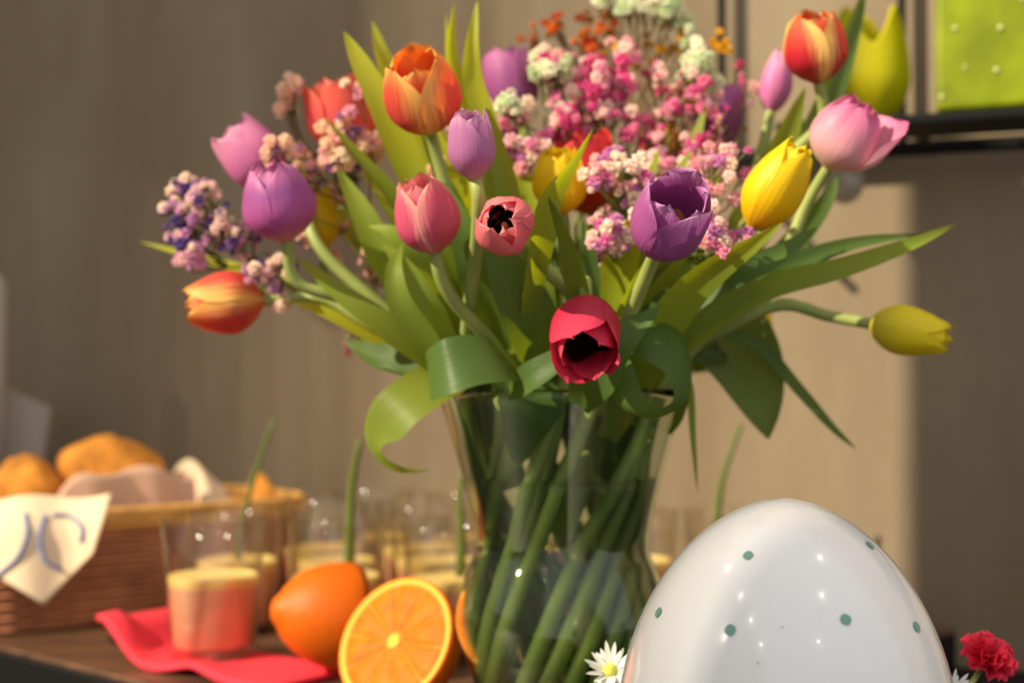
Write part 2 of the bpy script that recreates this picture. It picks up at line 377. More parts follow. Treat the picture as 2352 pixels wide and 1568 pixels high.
# ------------------------------------------------------------------ vase
VD = 0.95
vc = P(1290, 895, VD); VX, VY, RIM = vc.x, vc.y, vc.z
def zz(py): return P(1290, py, VD).z
prof_o = [(0.0, BOARD_Z + 0.0005), (0.046, BOARD_Z + 0.0005), (0.052, BOARD_Z + 0.006), (0.0585, zz(1568)), (0.069, zz(1468)), (0.0712, zz(1400)), (0.0645, zz(1312)), (0.0590, zz(1262)), (0.0602, zz(1200)), (0.0680, zz(1083)), (0.0765, zz(980)), (0.0845, RIM)]
def smooth_prof(pr, n):
    q = catmull([Vector((r, 0, z)) for r, z in pr], n); return [(max(0, v.x), v.z) for v in q]
po = prof_o[:2] + smooth_prof(prof_o[2:], 40)
TH = 0.0028
pi_ = [(max(0.0005, r - TH), z + (0.004 if i < 3 else 0)) for i, (r, z) in enumerate(po)]
pi_[0] = (0.0, BOARD_Z + 0.008); pi_[1] = (0.042, BOARD_Z + 0.008)
def refract(name, tint, ior):
    m, t, b, o = nt(name); t.nodes.remove(b); g = t.nodes.new('ShaderNodeBsdfGlass'); g.inputs['Color'].default_value = lin(tint); g.inputs['IOR'].default_value = ior; g.inputs['Roughness'].default_value = 0.0
    t.links.new(g.outputs[0], o.inputs['Surface']); return m
M['vase_glass'] = refract('vase_glass', (246, 250, 244), 1.45)
M['water'] = refract('water', (246, 250, 238), 1.33)
M['tumbler_glass'] = clear('tumbler_glass', (252, 250, 246), 1.75)
vs = thing('glass_vase', (VX, VY, BOARD_Z), 'clear waisted glass vase holding the tulip bouquet', 'vase')
V, Fc = lathe(po[1:] + [(po[-1][0] - TH / 2, po[-1][1] + 0.0012)] + pi_[:0:-1], (VX, VY, 0), 64)
obj('vase_body', V, Fc, M['vase_glass'], vs)
wz = zz(1092)
pw = [(r - 0.0004, z) for r, z in pi_ if z < wz]
rw = pw[-1][0]
V, Fc = lathe([(0.0001, BOARD_Z + 0.0084)] + pw[2:] + [(rw + 0.0008, wz), (0.0001, wz)], (VX, VY, 0), 64)
obj('water', V, Fc, M['water'], vs)
def inner_r(z):
    for (r0, z0), (r1, z1) in zip(pi_[1:], pi_[2:]):
        if z0 <= z <= z1: return r0 + (r1 - r0) * (z - z0) / max(1e-6, z1 - z0)
    return 0.04

# ------------------------------------------------------------------ tulips and leaves
def prof_r(pr, z):
    z = min(max(z, pr[2][1]), pr[-1][1])
    for (r0, z0), (r1, z1) in zip(pr[2:], pr[3:]):
        if z0 <= z <= z1: return r0 + (r1 - r0) * (z - z0) / max(1e-6, z1 - z0)
    return pr[-1][0]
def fit_vase(V, mode=None, pad=0.0012):
    """keep what stands in the vase inside its wall and what hangs over the rim outside it"""
    rad = lambda v: math.hypot(v.x - VX, v.y - VY)
    low = [v for v in V if v.z < RIM - 0.002]
    if mode is None: mode = 'out' if low and sum(rad(v) > prof_r(po, v.z) - TH / 2 for v in low) > len(low) / 2 else 'in'
    for v in V:
        up = max(0.0, v.z - RIM)
        if up > 0.014: continue
        r = rad(v)
        if mode == 'in': lim = prof_r(pi_, v.z) - pad + up * 3; bad = r > lim
        else: lim = prof_r(po, v.z) + pad - up * 3; bad = r < lim
        if bad and r > 1e-5:
            k = lim / r; v.x = VX + (v.x - VX) * k; v.y = VY + (v.y - VY) * k
        if mode == 'in' and v.z < BOARD_Z + 0.0105: v.z = BOARD_Z + 0.0105
    return V
REG = []; BLOOMS = []
def shape(V, Fc):
    return (BVHTree.FromPolygons([tuple(v) for v in V], Fc), [min(v[i] for v in V) for i in range(3)], [max(v[i] for v in V) for i in range(3)])
def register(owner, kind, V, Fc): REG.append((owner, kind) + shape(V, Fc))
def clashes(V, Fc, own=None):
    b, lo, hi = shape(V, Fc); n = 0
    for o, kind, bb, l2, h2 in REG:
        if own and (o == 'reserved' or (o == own and kind == 'stem')): continue
        if any(lo[i] > h2[i] or l2[i] > hi[i] for i in range(3)): continue
        n += len(b.overlap(bb)) * (4 if kind == 'petal' else 1)
    return n
def clear_of_blooms(p, pad=0.004):
    for c, Z, R, hh in BLOOMS:
        d = p - c; a = d.dot(Z); rv = d - Z * a; q = math.sqrt((a / (hh + pad)) ** 2 + (rv.length / (R + pad)) ** 2)
        if q < 1: p = c + d * (1.02 / max(q, 0.15))
    return p
def bloom_frame(B, T, roll=0.0):
    z = (T - B).normalized(); h = (T - B).length
    x = z.cross(Vector((0, 1, 0.01)));
    if x.length < 0.15: x = z.cross(Vector((1, 0, 0)))
    x.normalize(); y = z.cross(x)
    c, s = math.cos(roll), math.sin(roll)
    return h, x * c + y * s, y * c - x * s, z
def petal(B, fr, phi, R, close, A, rs, hs, sd, mat, parent, splay=0.0, wav=0.05, nu=10, nv=14):
    h, X, Y, Z = fr; V = []; UV = []; Fc = []
    for j in range(nv + 1):
        v = j / nv; v = v ** 0.85
        if v < 0.42: r = 0.13 + 0.87 * math.sin(PI / 2 * v / 0.42) ** 0.75
        else: r = 1 - (1 - close) * ((v - 0.42) / 0.58) ** 1.8
        if v < 0.5: w = 0.62 + 0.38 * math.sin(PI / 2 * v / 0.5)
        else: w = max(0.0, 1 - ((v - 0.5) / 0.5) ** 2.3) ** 0.62
        w = max(w, 0.03)
        for i in range(nu + 1):
            u = -1 + 2 * i / nu
            a = phi + A * w * u / max(0.55, 0.55 + 0.45 * r)
            n = noise.noise(Vector((u * 1.3 + sd, v * 2.2, sd * 1.7)))
            n2 = noise.noise(Vector((u * 3.1 - sd, v * 4, sd)))
            rr = R * rs * r * (1 + wav * n * (0.3 + v)) + R * (0.05 * u * u * v - 0.05 * math.exp(-(u / 0.18) ** 2) * v) + R * splay * v ** 2 + R * 0.05 * n2 * v * v
            z = h * hs * (v - 0.025 * abs(u) ** 2 * v + 0.05 * n2 * v ** 4)
            V.append(B + X * rr * math.cos(a) + Y * rr * math.sin(a) + Z * z); UV.append(((u + 1) / 2, v))
    for j in range(nv):
        for i in range(nu):
            a = j * (nu + 1) + i; Fc.append((a, a + 1, a + nu + 2, a + nu + 1))
    register(parent.name, 'petal', V, Fc)
    return obj('petal', V, Fc, mat, parent, uvs=UV)
def stem_path(B, axis, ctrl=None, k=0.0):
    ang = math.atan2(B.y - VY, B.x - VX); dist = math.hypot(B.x - VX, B.y - VY)
    ang += k
    rr = min(0.068, 0.014 + 0.36 * dist); rn = min(0.050, 0.016 + 0.30 * dist)
    rim = Vector((VX + rr * math.cos(ang), VY + rr * math.sin(ang), RIM))
    nz = zz(1250); nk = Vector((VX + rn * math.cos(ang - 0.7), VY + rn * math.sin(ang - 0.7), nz))
    bz = BOARD_Z + 0.016; ab = ang - 1.6; rb = rn * 0.85 + 0.004
    rb = min(0.048, rb * 1.05)
    bt = Vector((VX + rb * math.cos(ab), VY + rb * math.sin(ab), bz))
    p1 = B - axis * 0.03
    pts = [B, p1] + (ctrl if ctrl else []) + [rim, nk, bt]
    return fit_vase(catmull(pts, 34), 'in', 0.0075)
def best_stem(owner, B, Z, ctrl, rad, seg, ks=(0, .1, -.1, .2, -.2, .3, -.3, .42, -.42, .55, -.55, .7, -.7, .9, -.9, 1.1, -1.1)):
    best = None
    for k in ks:
        V, Fc = tube(stem_path(B, Z, ctrl, k), rad, seg); n = clashes(V, Fc)
        if best is None or n < best[0]: best = (n, V, Fc)
        if n == 0: break
    register(owner, 'stem', best[1], best[2]); return best[1], best[2]
def leaf(pts, W, parent, mat='leaf_mid', nrm=(0, -1, 0.25), twist=(0, 0), fold=0.25, prof=0, n=22, wave=0.06, nw=6, sd=None, side=None, probe=None, vase=None):
    sd = rnd.uniform(0, 90) if sd is None else sd
    if probe is not None: probe['sd'] = sd
    path = catmull(pts, n); V = []; Fc = []; UV = []; N0 = Vector(nrm).normalized()
    prev = None
    for i, p in enumerate(path):
        t = i / n
        T = (path[min(i + 1, n)] - path[max(i - 1, 0)]).normalized()
        if prev is None:
            s = T.cross(N0)
            if s.length < 0.1: s = T.cross(Vector((0.3, 0.4, 0.8)))
        else: s = prev - T * prev.dot(T)
        s.normalize(); prev = s
        if side: s = Vector(side).normalized()
        tw = twist[0] + (twist[1] - twist[0]) * t
        sv = Matrix.Rotation(tw, 3, T) @ s; up = sv.cross(T)
        if prof == 0: w = min(1, 0.5 + 1.6 * t) * max(0, 1 - t ** 2.4) ** 0.85
        elif prof == 1: w = min(1, 0.35 + 3 * t) * max(0, 1 - t ** 5) ** 0.8           # broad to the end
        elif prof == 3: w = 0.80 + 0.20 * math.sin(PI * t)                                  # a length of broad blade
        elif prof == 4: w = min(1, 0.7 + 2 * t) if t < 0.42 else max(0.0, 1 - (t - 0.42) / 0.2) * 0.7 + 0.30 * max(0, (1 - t) / 0.58) ** 0.6
        else: w = max(0.05, math.sin(PI * min(1, 0.08 + t * 0.92)) ** 0.8)
        w = max(w, 0.02)
        for k in range(nw + 1):
            u = -1 + 2 * k / nw
            off = up * (W * 0.5 * w * fold * (abs(u) ** 1.5)) + up * W * wave * noise.noise(Vector((u * 0.8 + sd, t * 4, sd))) * (1 if abs(u) > .5 else .4)
            V.append(p + sv * (W * 0.5 * w * u) + off); UV.append(((u + 1) / 2, t))
    for i in range(n):
        for k in range(nw):
            a = i * (nw + 1) + k; Fc.append((a, a + 1, a + nw + 2, a + nw + 1))
    if parent.name.startswith('tulip'): fit_vase(V, vase)
    if probe is not None: probe['V'] = V; probe['F'] = Fc; return None
    register(parent.name, 'leaf', V, Fc)
    return obj('leaf', V, Fc, M[mat], parent, uvs=UV)
TUL = {}
def tulip(key, label, B, T, wid, mat, close=0.5, roll=0.0, A=1.12, throat=None, splay=(0,) * 6, ctrl=None, stamens=False, wav=0.05, k=0.0, srad=0.0037, thr=0.85):
    B = Vector(B); T = Vector(T); R = wid / 2
    root = thing('tulip', (VX, VY, BOARD_Z + 0.012), label, 'tulip', 'tulips in the glass vase')
    fr = bloom_frame(B, T, roll); Z = fr[3]
    BLOOMS.append(((B + T) / 2, Z, R * (1.12 + max(splay)), (T - B).length * 0.56))
    V, Fc = best_stem(root.name, B + Z * 0.004, Z, ctrl, lambda t: srad * (1 + 0.55 * t), 8); obj('stem', V, Fc, M['stem'], root)
    for i in range(3):
        petal(B, fr, i * 2 * PI / 3, R, close, A, 1.0, 1.0, rnd.uniform(0, 99), M[mat], root, splay[i], wav)
    for i in range(3):
        petal(B, fr, i * 2 * PI / 3 + PI / 3, R * 0.92, close * 0.97, A, 0.95, 0.98, rnd.uniform(0, 99), M[mat], root, splay[3 + i], wav)
    if throat:
        h, X, Y, _ = fr; V = []; Fc = []; sg = 18; pr = [(0.05, 0.04), (0.5, 0.10), (0.76, 0.22), (0.82, 0.36), (0.80, 0.5)]
        for r, v in pr:
            v *= thr
            for q in range(sg):
                a = 2 * PI * q / sg; vv = v + (0.10 * math.cos(3 * a) if v > 0.3 else 0)
                V.append(B + X * r * R * 0.86 * math.cos(a) + Y * r * R * 0.86 * math.sin(a) + Z * h * vv)
        for i in range(len(pr) - 1):
            for q in range(sg): Fc.append((i * sg + q, i * sg + (q + 1) % sg, (i + 1) * sg + (q + 1) % sg, (i + 1) * sg + q))
        obj('throat', V, Fc, M[throat], root)
    if stamens:
        h, X, Y, _ = fr
        V, Fc = tube([B + Z * h * 0.05, B + Z * h * 0.3, B + Z * h * 0.45], lambda t: R * (0.13 + 0.04 * math.sin(t * 6)), 8)
        ps = obj('pistil', V, Fc, M['pistil'], root)
        for q in range(6):
            a = q * PI / 3 + 0.2; d = X * math.cos(a) + Y * math.sin(a)
            p0 = B + Z * h * 0.06 + d * R * 0.1; p1 = B + Z * h * 0.3 + d * R * 0.34; p2 = B + Z * h * 0.52 + d * R * 0.38
            V, Fc = tube(catmull([p0, p1, p2], 8), lambda t: R * (0.035 if t < 0.5 else 0.085 * math.sin(PI * min(0.97, (t - 0.42) / 0.6)) + 0.01), 6)
            obj('stamen', V, Fc, M['anther' if stamens == 1 else 'anther_gold'], root)
    TUL[key] = root; return root
def ax(px, py, d, dirv, h):                          # bloom base at a point, axis along dirv
    b = P(px, py, d); return b, b + Vector(dirv).normalized() * h
S = lambda px, d: px * d / F

# room kept free for the broad leaves in front, so that the stems pass beside them
VASE_LEAF = [(1235, 858, .885), (1212, 910, .882), (1195, 980, .884), (1180, 1078, .892)]
BROAD_LEAF = [(1250, 900, .90), (1225, 760, .85), (1185, 660, .835), (1140, 560, .83), (1090, 470, .84)]
BROAD_LEAF_2 = [(1150, 800, .90), (1110, 650, .87), (1070, 540, .86), (1022, 420, .86)]
class Spot: name = 'tulip'
for pts_, w_, n_, md in ((VASE_LEAF, 190, (0.1, -1, 0), 'in'), (BROAD_LEAF, 136, (0.1, -1, 0.1), None), (BROAD_LEAF_2, 110, (-0.1, -1, 0.1), None)):
    pr = {}; leaf([P(*p) for p in pts_], S(w_, .88), Spot, nrm=n_, fold=0.15, probe=pr, sd=3, vase=md); register('reserved', 'leaf', pr['V'], pr['F'])

tulip('orange', 'orange and yellow flamed tulip with glowing open cup beside the lilac bud', P(990, 300, .88), P(948, 128, .845), S(182, .86), 'flame_orange', 0.62, 0.5, throat='throat_red', stamens=1)
tulip('lilac', 'slim closed lilac tulip just below the orange flamed tulip', P(1090, 414, .80), P(1076, 252, .785), S(112, .79), 'lilac', 0.62, 0.9)
tulip('coral_pink', 'closed pink tulip with pale edges between the lilac and the rose tulip', P(1003, 580, .84), P(955, 408, .82), S(152, .83), 'pink', 0.5, 0.3)
b, t = ax(1167, 530, .80, (-0.10, -1, 0.06), 0.046)
tulip('rose', 'small rose pink tulip facing forward with in-curled crumpled tips', b, t, S(136, .77), 'rose', 0.42, 0.4, throat='throat_dark', stamens=1, wav=0.30)
b, t = ax(1508, 575, .80, (0.16, -0.74, 0.50), 0.054)
tulip('purple', 'deep purple tulip with open cup and cream throat among pink blossoms', b, t, S(178, .77), 'violet', 0.80, 0.2, throat='throat_cream', stamens=2, wav=0.10, thr=0.66)
b, t = ax(1345, 702, .83, (-0.04, -0.80, -0.60), 0.056)
tulip('crimson', 'crimson tulip with black throat bending over the vase rim', b, t, S(158, .80), 'crimson', 0.80, 0.0, throat='throat_dark', stamens=1, thr=1.25, splay=(0.12, 0.1, 0.1, 0, 0, 0), ctrl=[P(1350, 730, .875), P(1370, 850, .89)])
tulip('yellow', 'bright yellow closed tulip leaning right beneath the pink tulip', P(1724, 525, .86), P(1842, 332, .84), S(138, .85), 'yellow', 0.42, 0.1, ctrl=[P(1640, 640, .88)])
tulip('pink_right', 'pale pink tulip with one petal splayed beside the lime tulip ornament', P(1900, 388, .89), P(1990, 236, .87), S(164, .88), 'pink_pale', 0.52, 1.25, splay=(0, 0.85, 0, 0, 0, 0), ctrl=[P(1800, 580, .905), P(1680, 710, .92)])
tulip('flame_top', 'red tulip with yellow flamed edges, the tallest in the bouquet', P(1880, 192, .93), P(1866, 26, .915), S(146, .92), 'flame_red', 0.62, 0.6, throat='throat_red', ctrl=[P(1800, 380, .94), P(1640, 640, .95)])
tulip('lilac_behind', 'slim lilac pink tulip half hidden behind the tallest red tulip', P(1768, 262, 1.0), P(1800, 112, 1.0), S(74, 1.0), 'pink_lilac', 0.4, 0.2, ctrl=[P(1700, 480, 1.0)])
tulip('lemon_drooping', 'lemon yellow tulip nodding sideways on a long bare stem', P(1992, 742, .92), P(2184, 778, .90), S(116, .91), 'lemon', 0.5, 0.5, ctrl=[P(1790, 700, .93), P(1650, 760, .94)])
tulip('purple_back', 'dark purple tulip behind the green leaf tips near the mint blossoms', P(1192, 278, 1.0), P(1158, 112, 1.0), S(122, 1.0), 'dark_violet', 0.78, 0.9)
tulip('violet_back', 'deep violet tulip behind pink blossoms by the black shelf post', P(1630, 352, 1.03), P(1668, 190, 1.03), S(112, 1.03), 'dark_violet', 0.7, 0.9)
tulip('yellow_mid', 'yellow tulip partly covered by a pointed green leaf', P(1292, 492, .90), P(1282, 340, .885), S(128, .89), 'yellow', 0.55, 0.9)
tulip('red_mid', 'scarlet tulip behind the yellow tulip with a leaf across it', P(1362, 492, .96), P(1322, 308, .95), S(158, .95), 'scarlet', 0.8, 0.4, splay=(0.3, 0, 0.2, 0, 0.3, 0))
tulip('lilac_left', 'large lilac purple tulip with rosy base beside the purple blossom spray', P(660, 555, .885), P(618, 375, .87), S(172, .88), 'magenta_lilac', 0.45, 0.35, ctrl=[P(800, 690, .90), P(940, 770, .92)])
tulip('pink_left', 'pink lilac tulip behind pale blossoms, above the large lilac tulip', P(640, 420, .98), P(522, 292, .97), S(140, .98), 'pink_lilac', 0.72, 0.7, ctrl=[P(760, 600, .97)])
tulip('coral_left', 'wide open coral red tulip behind cream blossoms', P(792, 352, .985), P(772, 178, .98), S(158, .985), 'coral', 0.85, 0.1, splay=(0.15, 0, 0.15, 0, 0.1, 0), ctrl=[P(900, 600, .98)])
tulip('orange_low', 'orange and yellow tulip drooping below the purple blossom spray', P(608, 690, .95), P(424, 702, .94), S(146, .945), 'flame_orange', 0.5, 0.6, ctrl=[P(760, 690, .95), P(920, 780, .95)])
tulip('yellow_left', 'small yellow tulip peeking out behind the large lilac tulip', P(745, 575, 1.0), P(728, 430, 1.0), S(84, 1.0), 'yellow', 0.6, 0.4, ctrl=[P(860, 700, .99)])
tulip('orange_back', 'small orange yellow tulip buried among the pink blossoms', P(1520, 385, 1.06), P(1512, 285, 1.06), S(105, 1.06), 'flame_orange', 0.7, 0.9)
tulip('amber_low', 'small amber tulip hidden low behind the right hand leaves', P(1722, 800, 1.07), P(1742, 705, 1.07), S(84, 1.07), 'yellow', 0.6, 0.2, ctrl=[P(1640, 850, 1.03)])

def L(key, pts, W, mat='leaf_mid', **kw):
    """leaf of tulip `key`; pts = picture column, row, distance; W in picture pixels"""
    d = sum(p[2] for p in pts) / len(pts); best = None; sd = rnd.uniform(0, 90)
    for e in (0, .004, -.004, .008, -.008, .012, -.012, .017, -.017, .022, -.022, .028, -.028):
        for tw in (0, .25, -.25):
            q = dict(kw); t0 = q.get('twist', (0, 0)); q['twist'] = (t0[0] + tw, t0[1] + tw); pr = {}
            leaf([P(x, y, z + e) for x, y, z in pts], S(W, d), TUL[key], mat, probe=pr, sd=sd, **q)
            n = clashes(pr['V'], pr['F'], TUL[key].name)
            if best is None or n < best[0]: best = (n, e, q)
            if n == 0: break
        if best[0] == 0: break
    return leaf([P(x, y, z + best[1]) for x, y, z in pts], S(W, d), TUL[key], mat, sd=sd, **best[2])
# tall tips at the top
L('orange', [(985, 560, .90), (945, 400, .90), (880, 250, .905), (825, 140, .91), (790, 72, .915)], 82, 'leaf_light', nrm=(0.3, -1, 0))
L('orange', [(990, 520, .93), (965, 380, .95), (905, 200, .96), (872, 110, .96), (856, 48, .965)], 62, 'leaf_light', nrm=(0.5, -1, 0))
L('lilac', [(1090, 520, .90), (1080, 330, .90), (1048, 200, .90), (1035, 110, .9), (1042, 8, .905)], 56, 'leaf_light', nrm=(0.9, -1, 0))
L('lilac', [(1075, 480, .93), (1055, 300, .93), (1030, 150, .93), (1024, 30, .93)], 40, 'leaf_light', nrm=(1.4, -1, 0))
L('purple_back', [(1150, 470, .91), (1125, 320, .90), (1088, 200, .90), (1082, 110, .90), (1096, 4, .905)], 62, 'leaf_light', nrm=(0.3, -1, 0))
L('lilac', [(1190, 600, .88), (1170, 450, .88), (1140, 330, .885), (1115, 235, .89)], 62, 'leaf_mid', nrm=(-0.4, -1, 0))
L('yellow_mid', [(1230, 580, .92), (1215, 460, .93), (1190, 380, .94), (1165, 330, .94)], 58, 'leaf_light', nrm=(0.2, -1, 0.2))
# leaf over the yellow tulip
L('yellow_mid', [(1215, 720, .86), (1238, 560, .835), (1262, 450, .83), (1310, 380, .83), (1362, 298, .84)], 92, 'leaf_mid', nrm=(0.5, -1, 0.2), twist=(0, 0.5))
L('crimson', [(1345, 760, .86), (1335, 650, .84), (1318, 570, .83), (1290, 500, .825), (1260, 452, .825)], 82, 'leaf_deep', nrm=(-0.5, -1, 0.1), twist=(0, -0.6), fold=0.5)
L('crimson', [(1330, 800, .88), (1345, 680, .87), (1350, 590, .87), (1338, 500, .88)], 70, 'leaf_deep', nrm=(0.4, -1, 0.1))
# broad dark leaves of the middle
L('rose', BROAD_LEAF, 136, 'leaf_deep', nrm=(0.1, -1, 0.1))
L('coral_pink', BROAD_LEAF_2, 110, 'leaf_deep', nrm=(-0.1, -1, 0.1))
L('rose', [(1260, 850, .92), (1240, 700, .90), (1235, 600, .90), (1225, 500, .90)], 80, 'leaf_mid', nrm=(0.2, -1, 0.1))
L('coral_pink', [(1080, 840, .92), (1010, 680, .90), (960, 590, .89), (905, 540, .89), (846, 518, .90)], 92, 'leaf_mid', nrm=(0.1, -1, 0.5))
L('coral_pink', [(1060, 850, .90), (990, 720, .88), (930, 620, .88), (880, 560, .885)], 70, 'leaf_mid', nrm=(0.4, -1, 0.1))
L('lilac_left', [(1060, 830, .93), (960, 700, .91), (880, 590, .92), (825, 480, .93), (772, 380, .94)], 96, 'leaf_mid', nrm=(0.4, -1, 0.2))
L('lilac_left', [(1020, 860, .90), (900, 760, .89), (790, 680, .89), (680, 590, .90)], 72, 'leaf_mid', nrm=(0.2, -1, 0.4))
L('orange_low', [(1030, 890, .92), (900, 790, .92), (760, 720, .92), (600, 668, .93)], 96, 'leaf_light', nrm=(0.1, -1, 0.5), twist=(0, 0.3))
L('orange_low', [(1010, 880, .93), (930, 840, .94), (860, 815, .95), (790, 780, .96)], 84, 'leaf_deep', nrm=(0.0, -1, 0.6))
L('pink_left', [(1000, 820, .98), (800, 700, .99), (620, 640, 1.0), (440, 590, 1.02), (322, 556, 1.03)], 52, 'leaf_light', nrm=(0, -1, 0.8))
L('coral_left', [(1010, 760, .98), (960, 600, .98), (900, 480, .99), (820, 380, 1.0)], 60, 'leaf_light', nrm=(0.4, -1, 0.2))
L('yellow_left', [(1000, 780, .99), (880, 620, 1.0), (780, 510, 1.01), (690, 400, 1.02), (680, 330, 1.02)], 48, 'leaf_light', nrm=(0.5, -1, 0.2))
L('yellow_left', [(1040, 800, .96), (960, 650, .96), (900, 560, .96), (770, 470, .98)], 70, 'leaf_mid', nrm=(0.2, -1, 0.3))
L('lilac_left', [(1040, 900, .89), (985, 800, .88), (920, 700, .875), (905, 620, .88), (925, 560, .89)], 70, 'leaf_mid', nrm=(0.2, -1, 0))
# leaf folded over the rim on the left
L('coral_pink', [(1192, 842, .885), (1150, 826, .862), (1090, 826, .852), (1030, 842, .850), (992, 860, .862), (985, 868, .885)], 132, 'leaf_deep', nrm=(0.0, -1, 0.35), fold=0.06, prof=3, twist=(0.25, -0.1))
L('rose', [(1170, 900, .89), (1215, 870, .868), (1290, 820, .862), (1360, 745, .865)], 80, 'leaf_deep', nrm=(0, -1, 0.3))
L('crimson', [(1330, 930, .90), (1370, 860, .87), (1420, 790, .865), (1520, 700, .87)], 112, 'leaf_deep', nrm=(0.0, -1, 0.2))
# curled leaf on the right
def ribbon_leaf(key, ea, eb, mat, n=36, nw=6, bulge=0.004):
    a = catmull([P(*p) for p in ea], n); b = catmull([P(*p) for p in eb], n); V = []; UV = []; Fq = []
    for i in range(n + 1):
        t = i / n; T = (a[min(i + 1, n)] - a[max(i - 1, 0)]).normalized(); up = T.cross(b[i] - a[i]).normalized()
        for k in range(nw + 1):
            u = k / nw; V.append(a[i].lerp(b[i], u) - up * bulge * math.sin(PI * u)); UV.append((u, t))
    for i in range(n):
        for k in range(nw): e = i * (nw + 1) + k; Fq.append((e, e + 1, e + nw + 2, e + nw + 1))
    fit_vase(V, 'out'); register(TUL[key].name, 'leaf', V, Fq)
    return obj('leaf', V, Fq, M[mat], TUL[key], uvs=UV)
ribbon_leaf('purple', [(1400, 830, .880), (1420, 798, .874), (1470, 757, .868), (1530, 743, .866), (1575, 780, .866), (1589, 850, .864), (1575, 905, .860), (1530, 945, .854), (1470, 958, .850), (1415, 930, .850), (1384, 872, .856), (1396, 836, .864)],
            [(1404, 834, .878), (1424, 808, .858), (1470, 822, .842), (1510, 842, .838), (1538, 872, .836), (1548, 905, .836), (1540, 926, .836), (1515, 936, .834), (1488, 924, .832), (1468, 884, .836), (1456, 840, .846), (1430, 812, .858)], 'leaf_deep')
L('purple', [(1440, 920, .90), (1420, 780, .86), (1440, 690, .85), (1480, 600, .85)], 66, 'leaf_mid', nrm=(0.3, -1, 0.1))
L('purple', [(1470, 880, .92), (1500, 720, .90), (1560, 620, .89), (1620, 560, .90)], 84, 'leaf_mid', nrm=(0.1, -1, 0.2))
# right hand blades
L('yellow', [(1440, 860, .90), (1500, 740, .875), (1640, 650, .86), (1780, 590, .86), (1880, 520, .87)], 92, 'leaf_deep', nrm=(-0.2, -1, 0.5))
L('lemon_drooping', [(1480, 900, .92), (1580, 780, .90), (1740, 670, .89), (1920, 620, .885), (2080, 565, .885), (2198, 514, .89)], 66, 'leaf_mid', nrm=(-0.1, -1, 0.6))
L('lemon_drooping', [(1560, 800, .92), (1700, 690, .91), (1830, 605, .91), (1960, 560, .915), (2120, 536, .92)], 54, 'leaf_deep', nrm=(-0.1, -1, 0.5))
L('yellow', [(1560, 820, .95), (1680, 680, .94), (1800, 580, .93), (1890, 470, .92), (1925, 400, .92)], 74, 'leaf_deep', nrm=(0.3, -1, 0.2))
L('flame_top', [(1640, 640, .97), (1740, 460, .97), (1800, 330, .965), (1850, 200, .96)], 92, 'leaf_mid', nrm=(0.3, -1, 0.2))
L('pink_right', [(1700, 620, .98), (1820, 400, .97), (1905, 220, .97), (1960, 60, .98), (1990, -30, .98)], 74, 'leaf_deep', nrm=(0.7, -1, 0.1))
L('amber_low', [(1560, 820, .95), (1640, 760, .96), (1700, 820, .95), (1740, 910, .94), (1764, 1008, .935)], 225, 'leaf_deep', nrm=(-0.5, -1, 0.2), fold=0.3)
L('amber_low', [(1640, 760, .97), (1740, 790, .97), (1830, 890, .965), (1910, 980, .96), (1968, 1032, .96)], 34, 'leaf_deep', nrm=(0.4, -1, 0.2))
L('amber_low', [(1540, 830, .95), (1580, 880, .93), (1590, 1000, .925), (1602, 1132, .925)], 26, 'leaf_mid', nrm=(0.6, -1, 0.2))
L('amber_low', [(1500, 980, .93), (1550, 960, .91), (1575, 900, .905), (1580, 850, .905)], 66, 'leaf_deep', nrm=(-0.5, -1, 0.2))
# bent leaf on the left, below the rim
L('orange_low', [(1060, 862, .925), (1000, 880, .905), (925, 930, .895), (872, 995, .90), (872, 1045, .90), (920, 1078, .90), (990, 1080, .905)], 122, 'leaf_mid', nrm=(-0.1, -1, 0.3), vase='out', fold=0.1, prof=4, n=30)
# leaves inside the vase
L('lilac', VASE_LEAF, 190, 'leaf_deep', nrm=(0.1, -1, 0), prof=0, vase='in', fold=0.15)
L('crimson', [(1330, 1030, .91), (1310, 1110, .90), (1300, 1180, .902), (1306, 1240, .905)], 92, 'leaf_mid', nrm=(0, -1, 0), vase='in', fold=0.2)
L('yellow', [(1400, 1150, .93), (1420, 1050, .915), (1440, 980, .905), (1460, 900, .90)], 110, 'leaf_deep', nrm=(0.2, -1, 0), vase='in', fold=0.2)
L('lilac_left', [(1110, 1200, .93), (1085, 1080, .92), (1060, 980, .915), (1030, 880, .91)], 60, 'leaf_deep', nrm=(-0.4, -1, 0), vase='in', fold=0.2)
# the dense heart of the bunch
keys = list(TUL)
for i in range(46):
    best = None; par = TUL[keys[i % len(keys)]]; mt = rnd.choice(['leaf_deep', 'leaf_mid', 'leaf_mid', 'leaf_light'])
    for trial in range(22):
        a = rnd.uniform(0, 2 * PI); ln = rnd.uniform(0.13, 0.23); tilt = rnd.uniform(0.15, 0.95)
        out = Vector((math.cos(a) * math.sin(tilt) * 1.15, math.sin(a) * math.sin(tilt) * 0.75, math.cos(tilt)))
        r0 = rnd.uniform(0.015, 0.055); s0 = Vector((VX + r0 * math.cos(a), VY + r0 * math.sin(a), RIM - rnd.uniform(0.0, 0.05)))
        m1 = s0 + out * ln * 0.45 + Vector((0, 0, 0.02)); m2 = s0 + out * ln + Vector((0, 0, -0.02 * tilt))
        kw = dict(nrm=(out.x * -0.3 + rnd.uniform(-.5, .5), -1, 0.4), twist=(rnd.uniform(-.4, .4), rnd.uniform(-.6, .6)), n=14, nw=4, sd=rnd.uniform(0, 90)); W = rnd.uniform(0.018, 0.032); pr = {}
        leaf([s0, m1, m2], W, par, mt, probe=pr, **kw); n = clashes(pr['V'], pr['F'], par.name)
        if best is None or n < best[0]: best = (n, [s0, m1, m2], W, kw)
        if n == 0: break
    leaf(best[1], best[2], par, mt, **best[3])

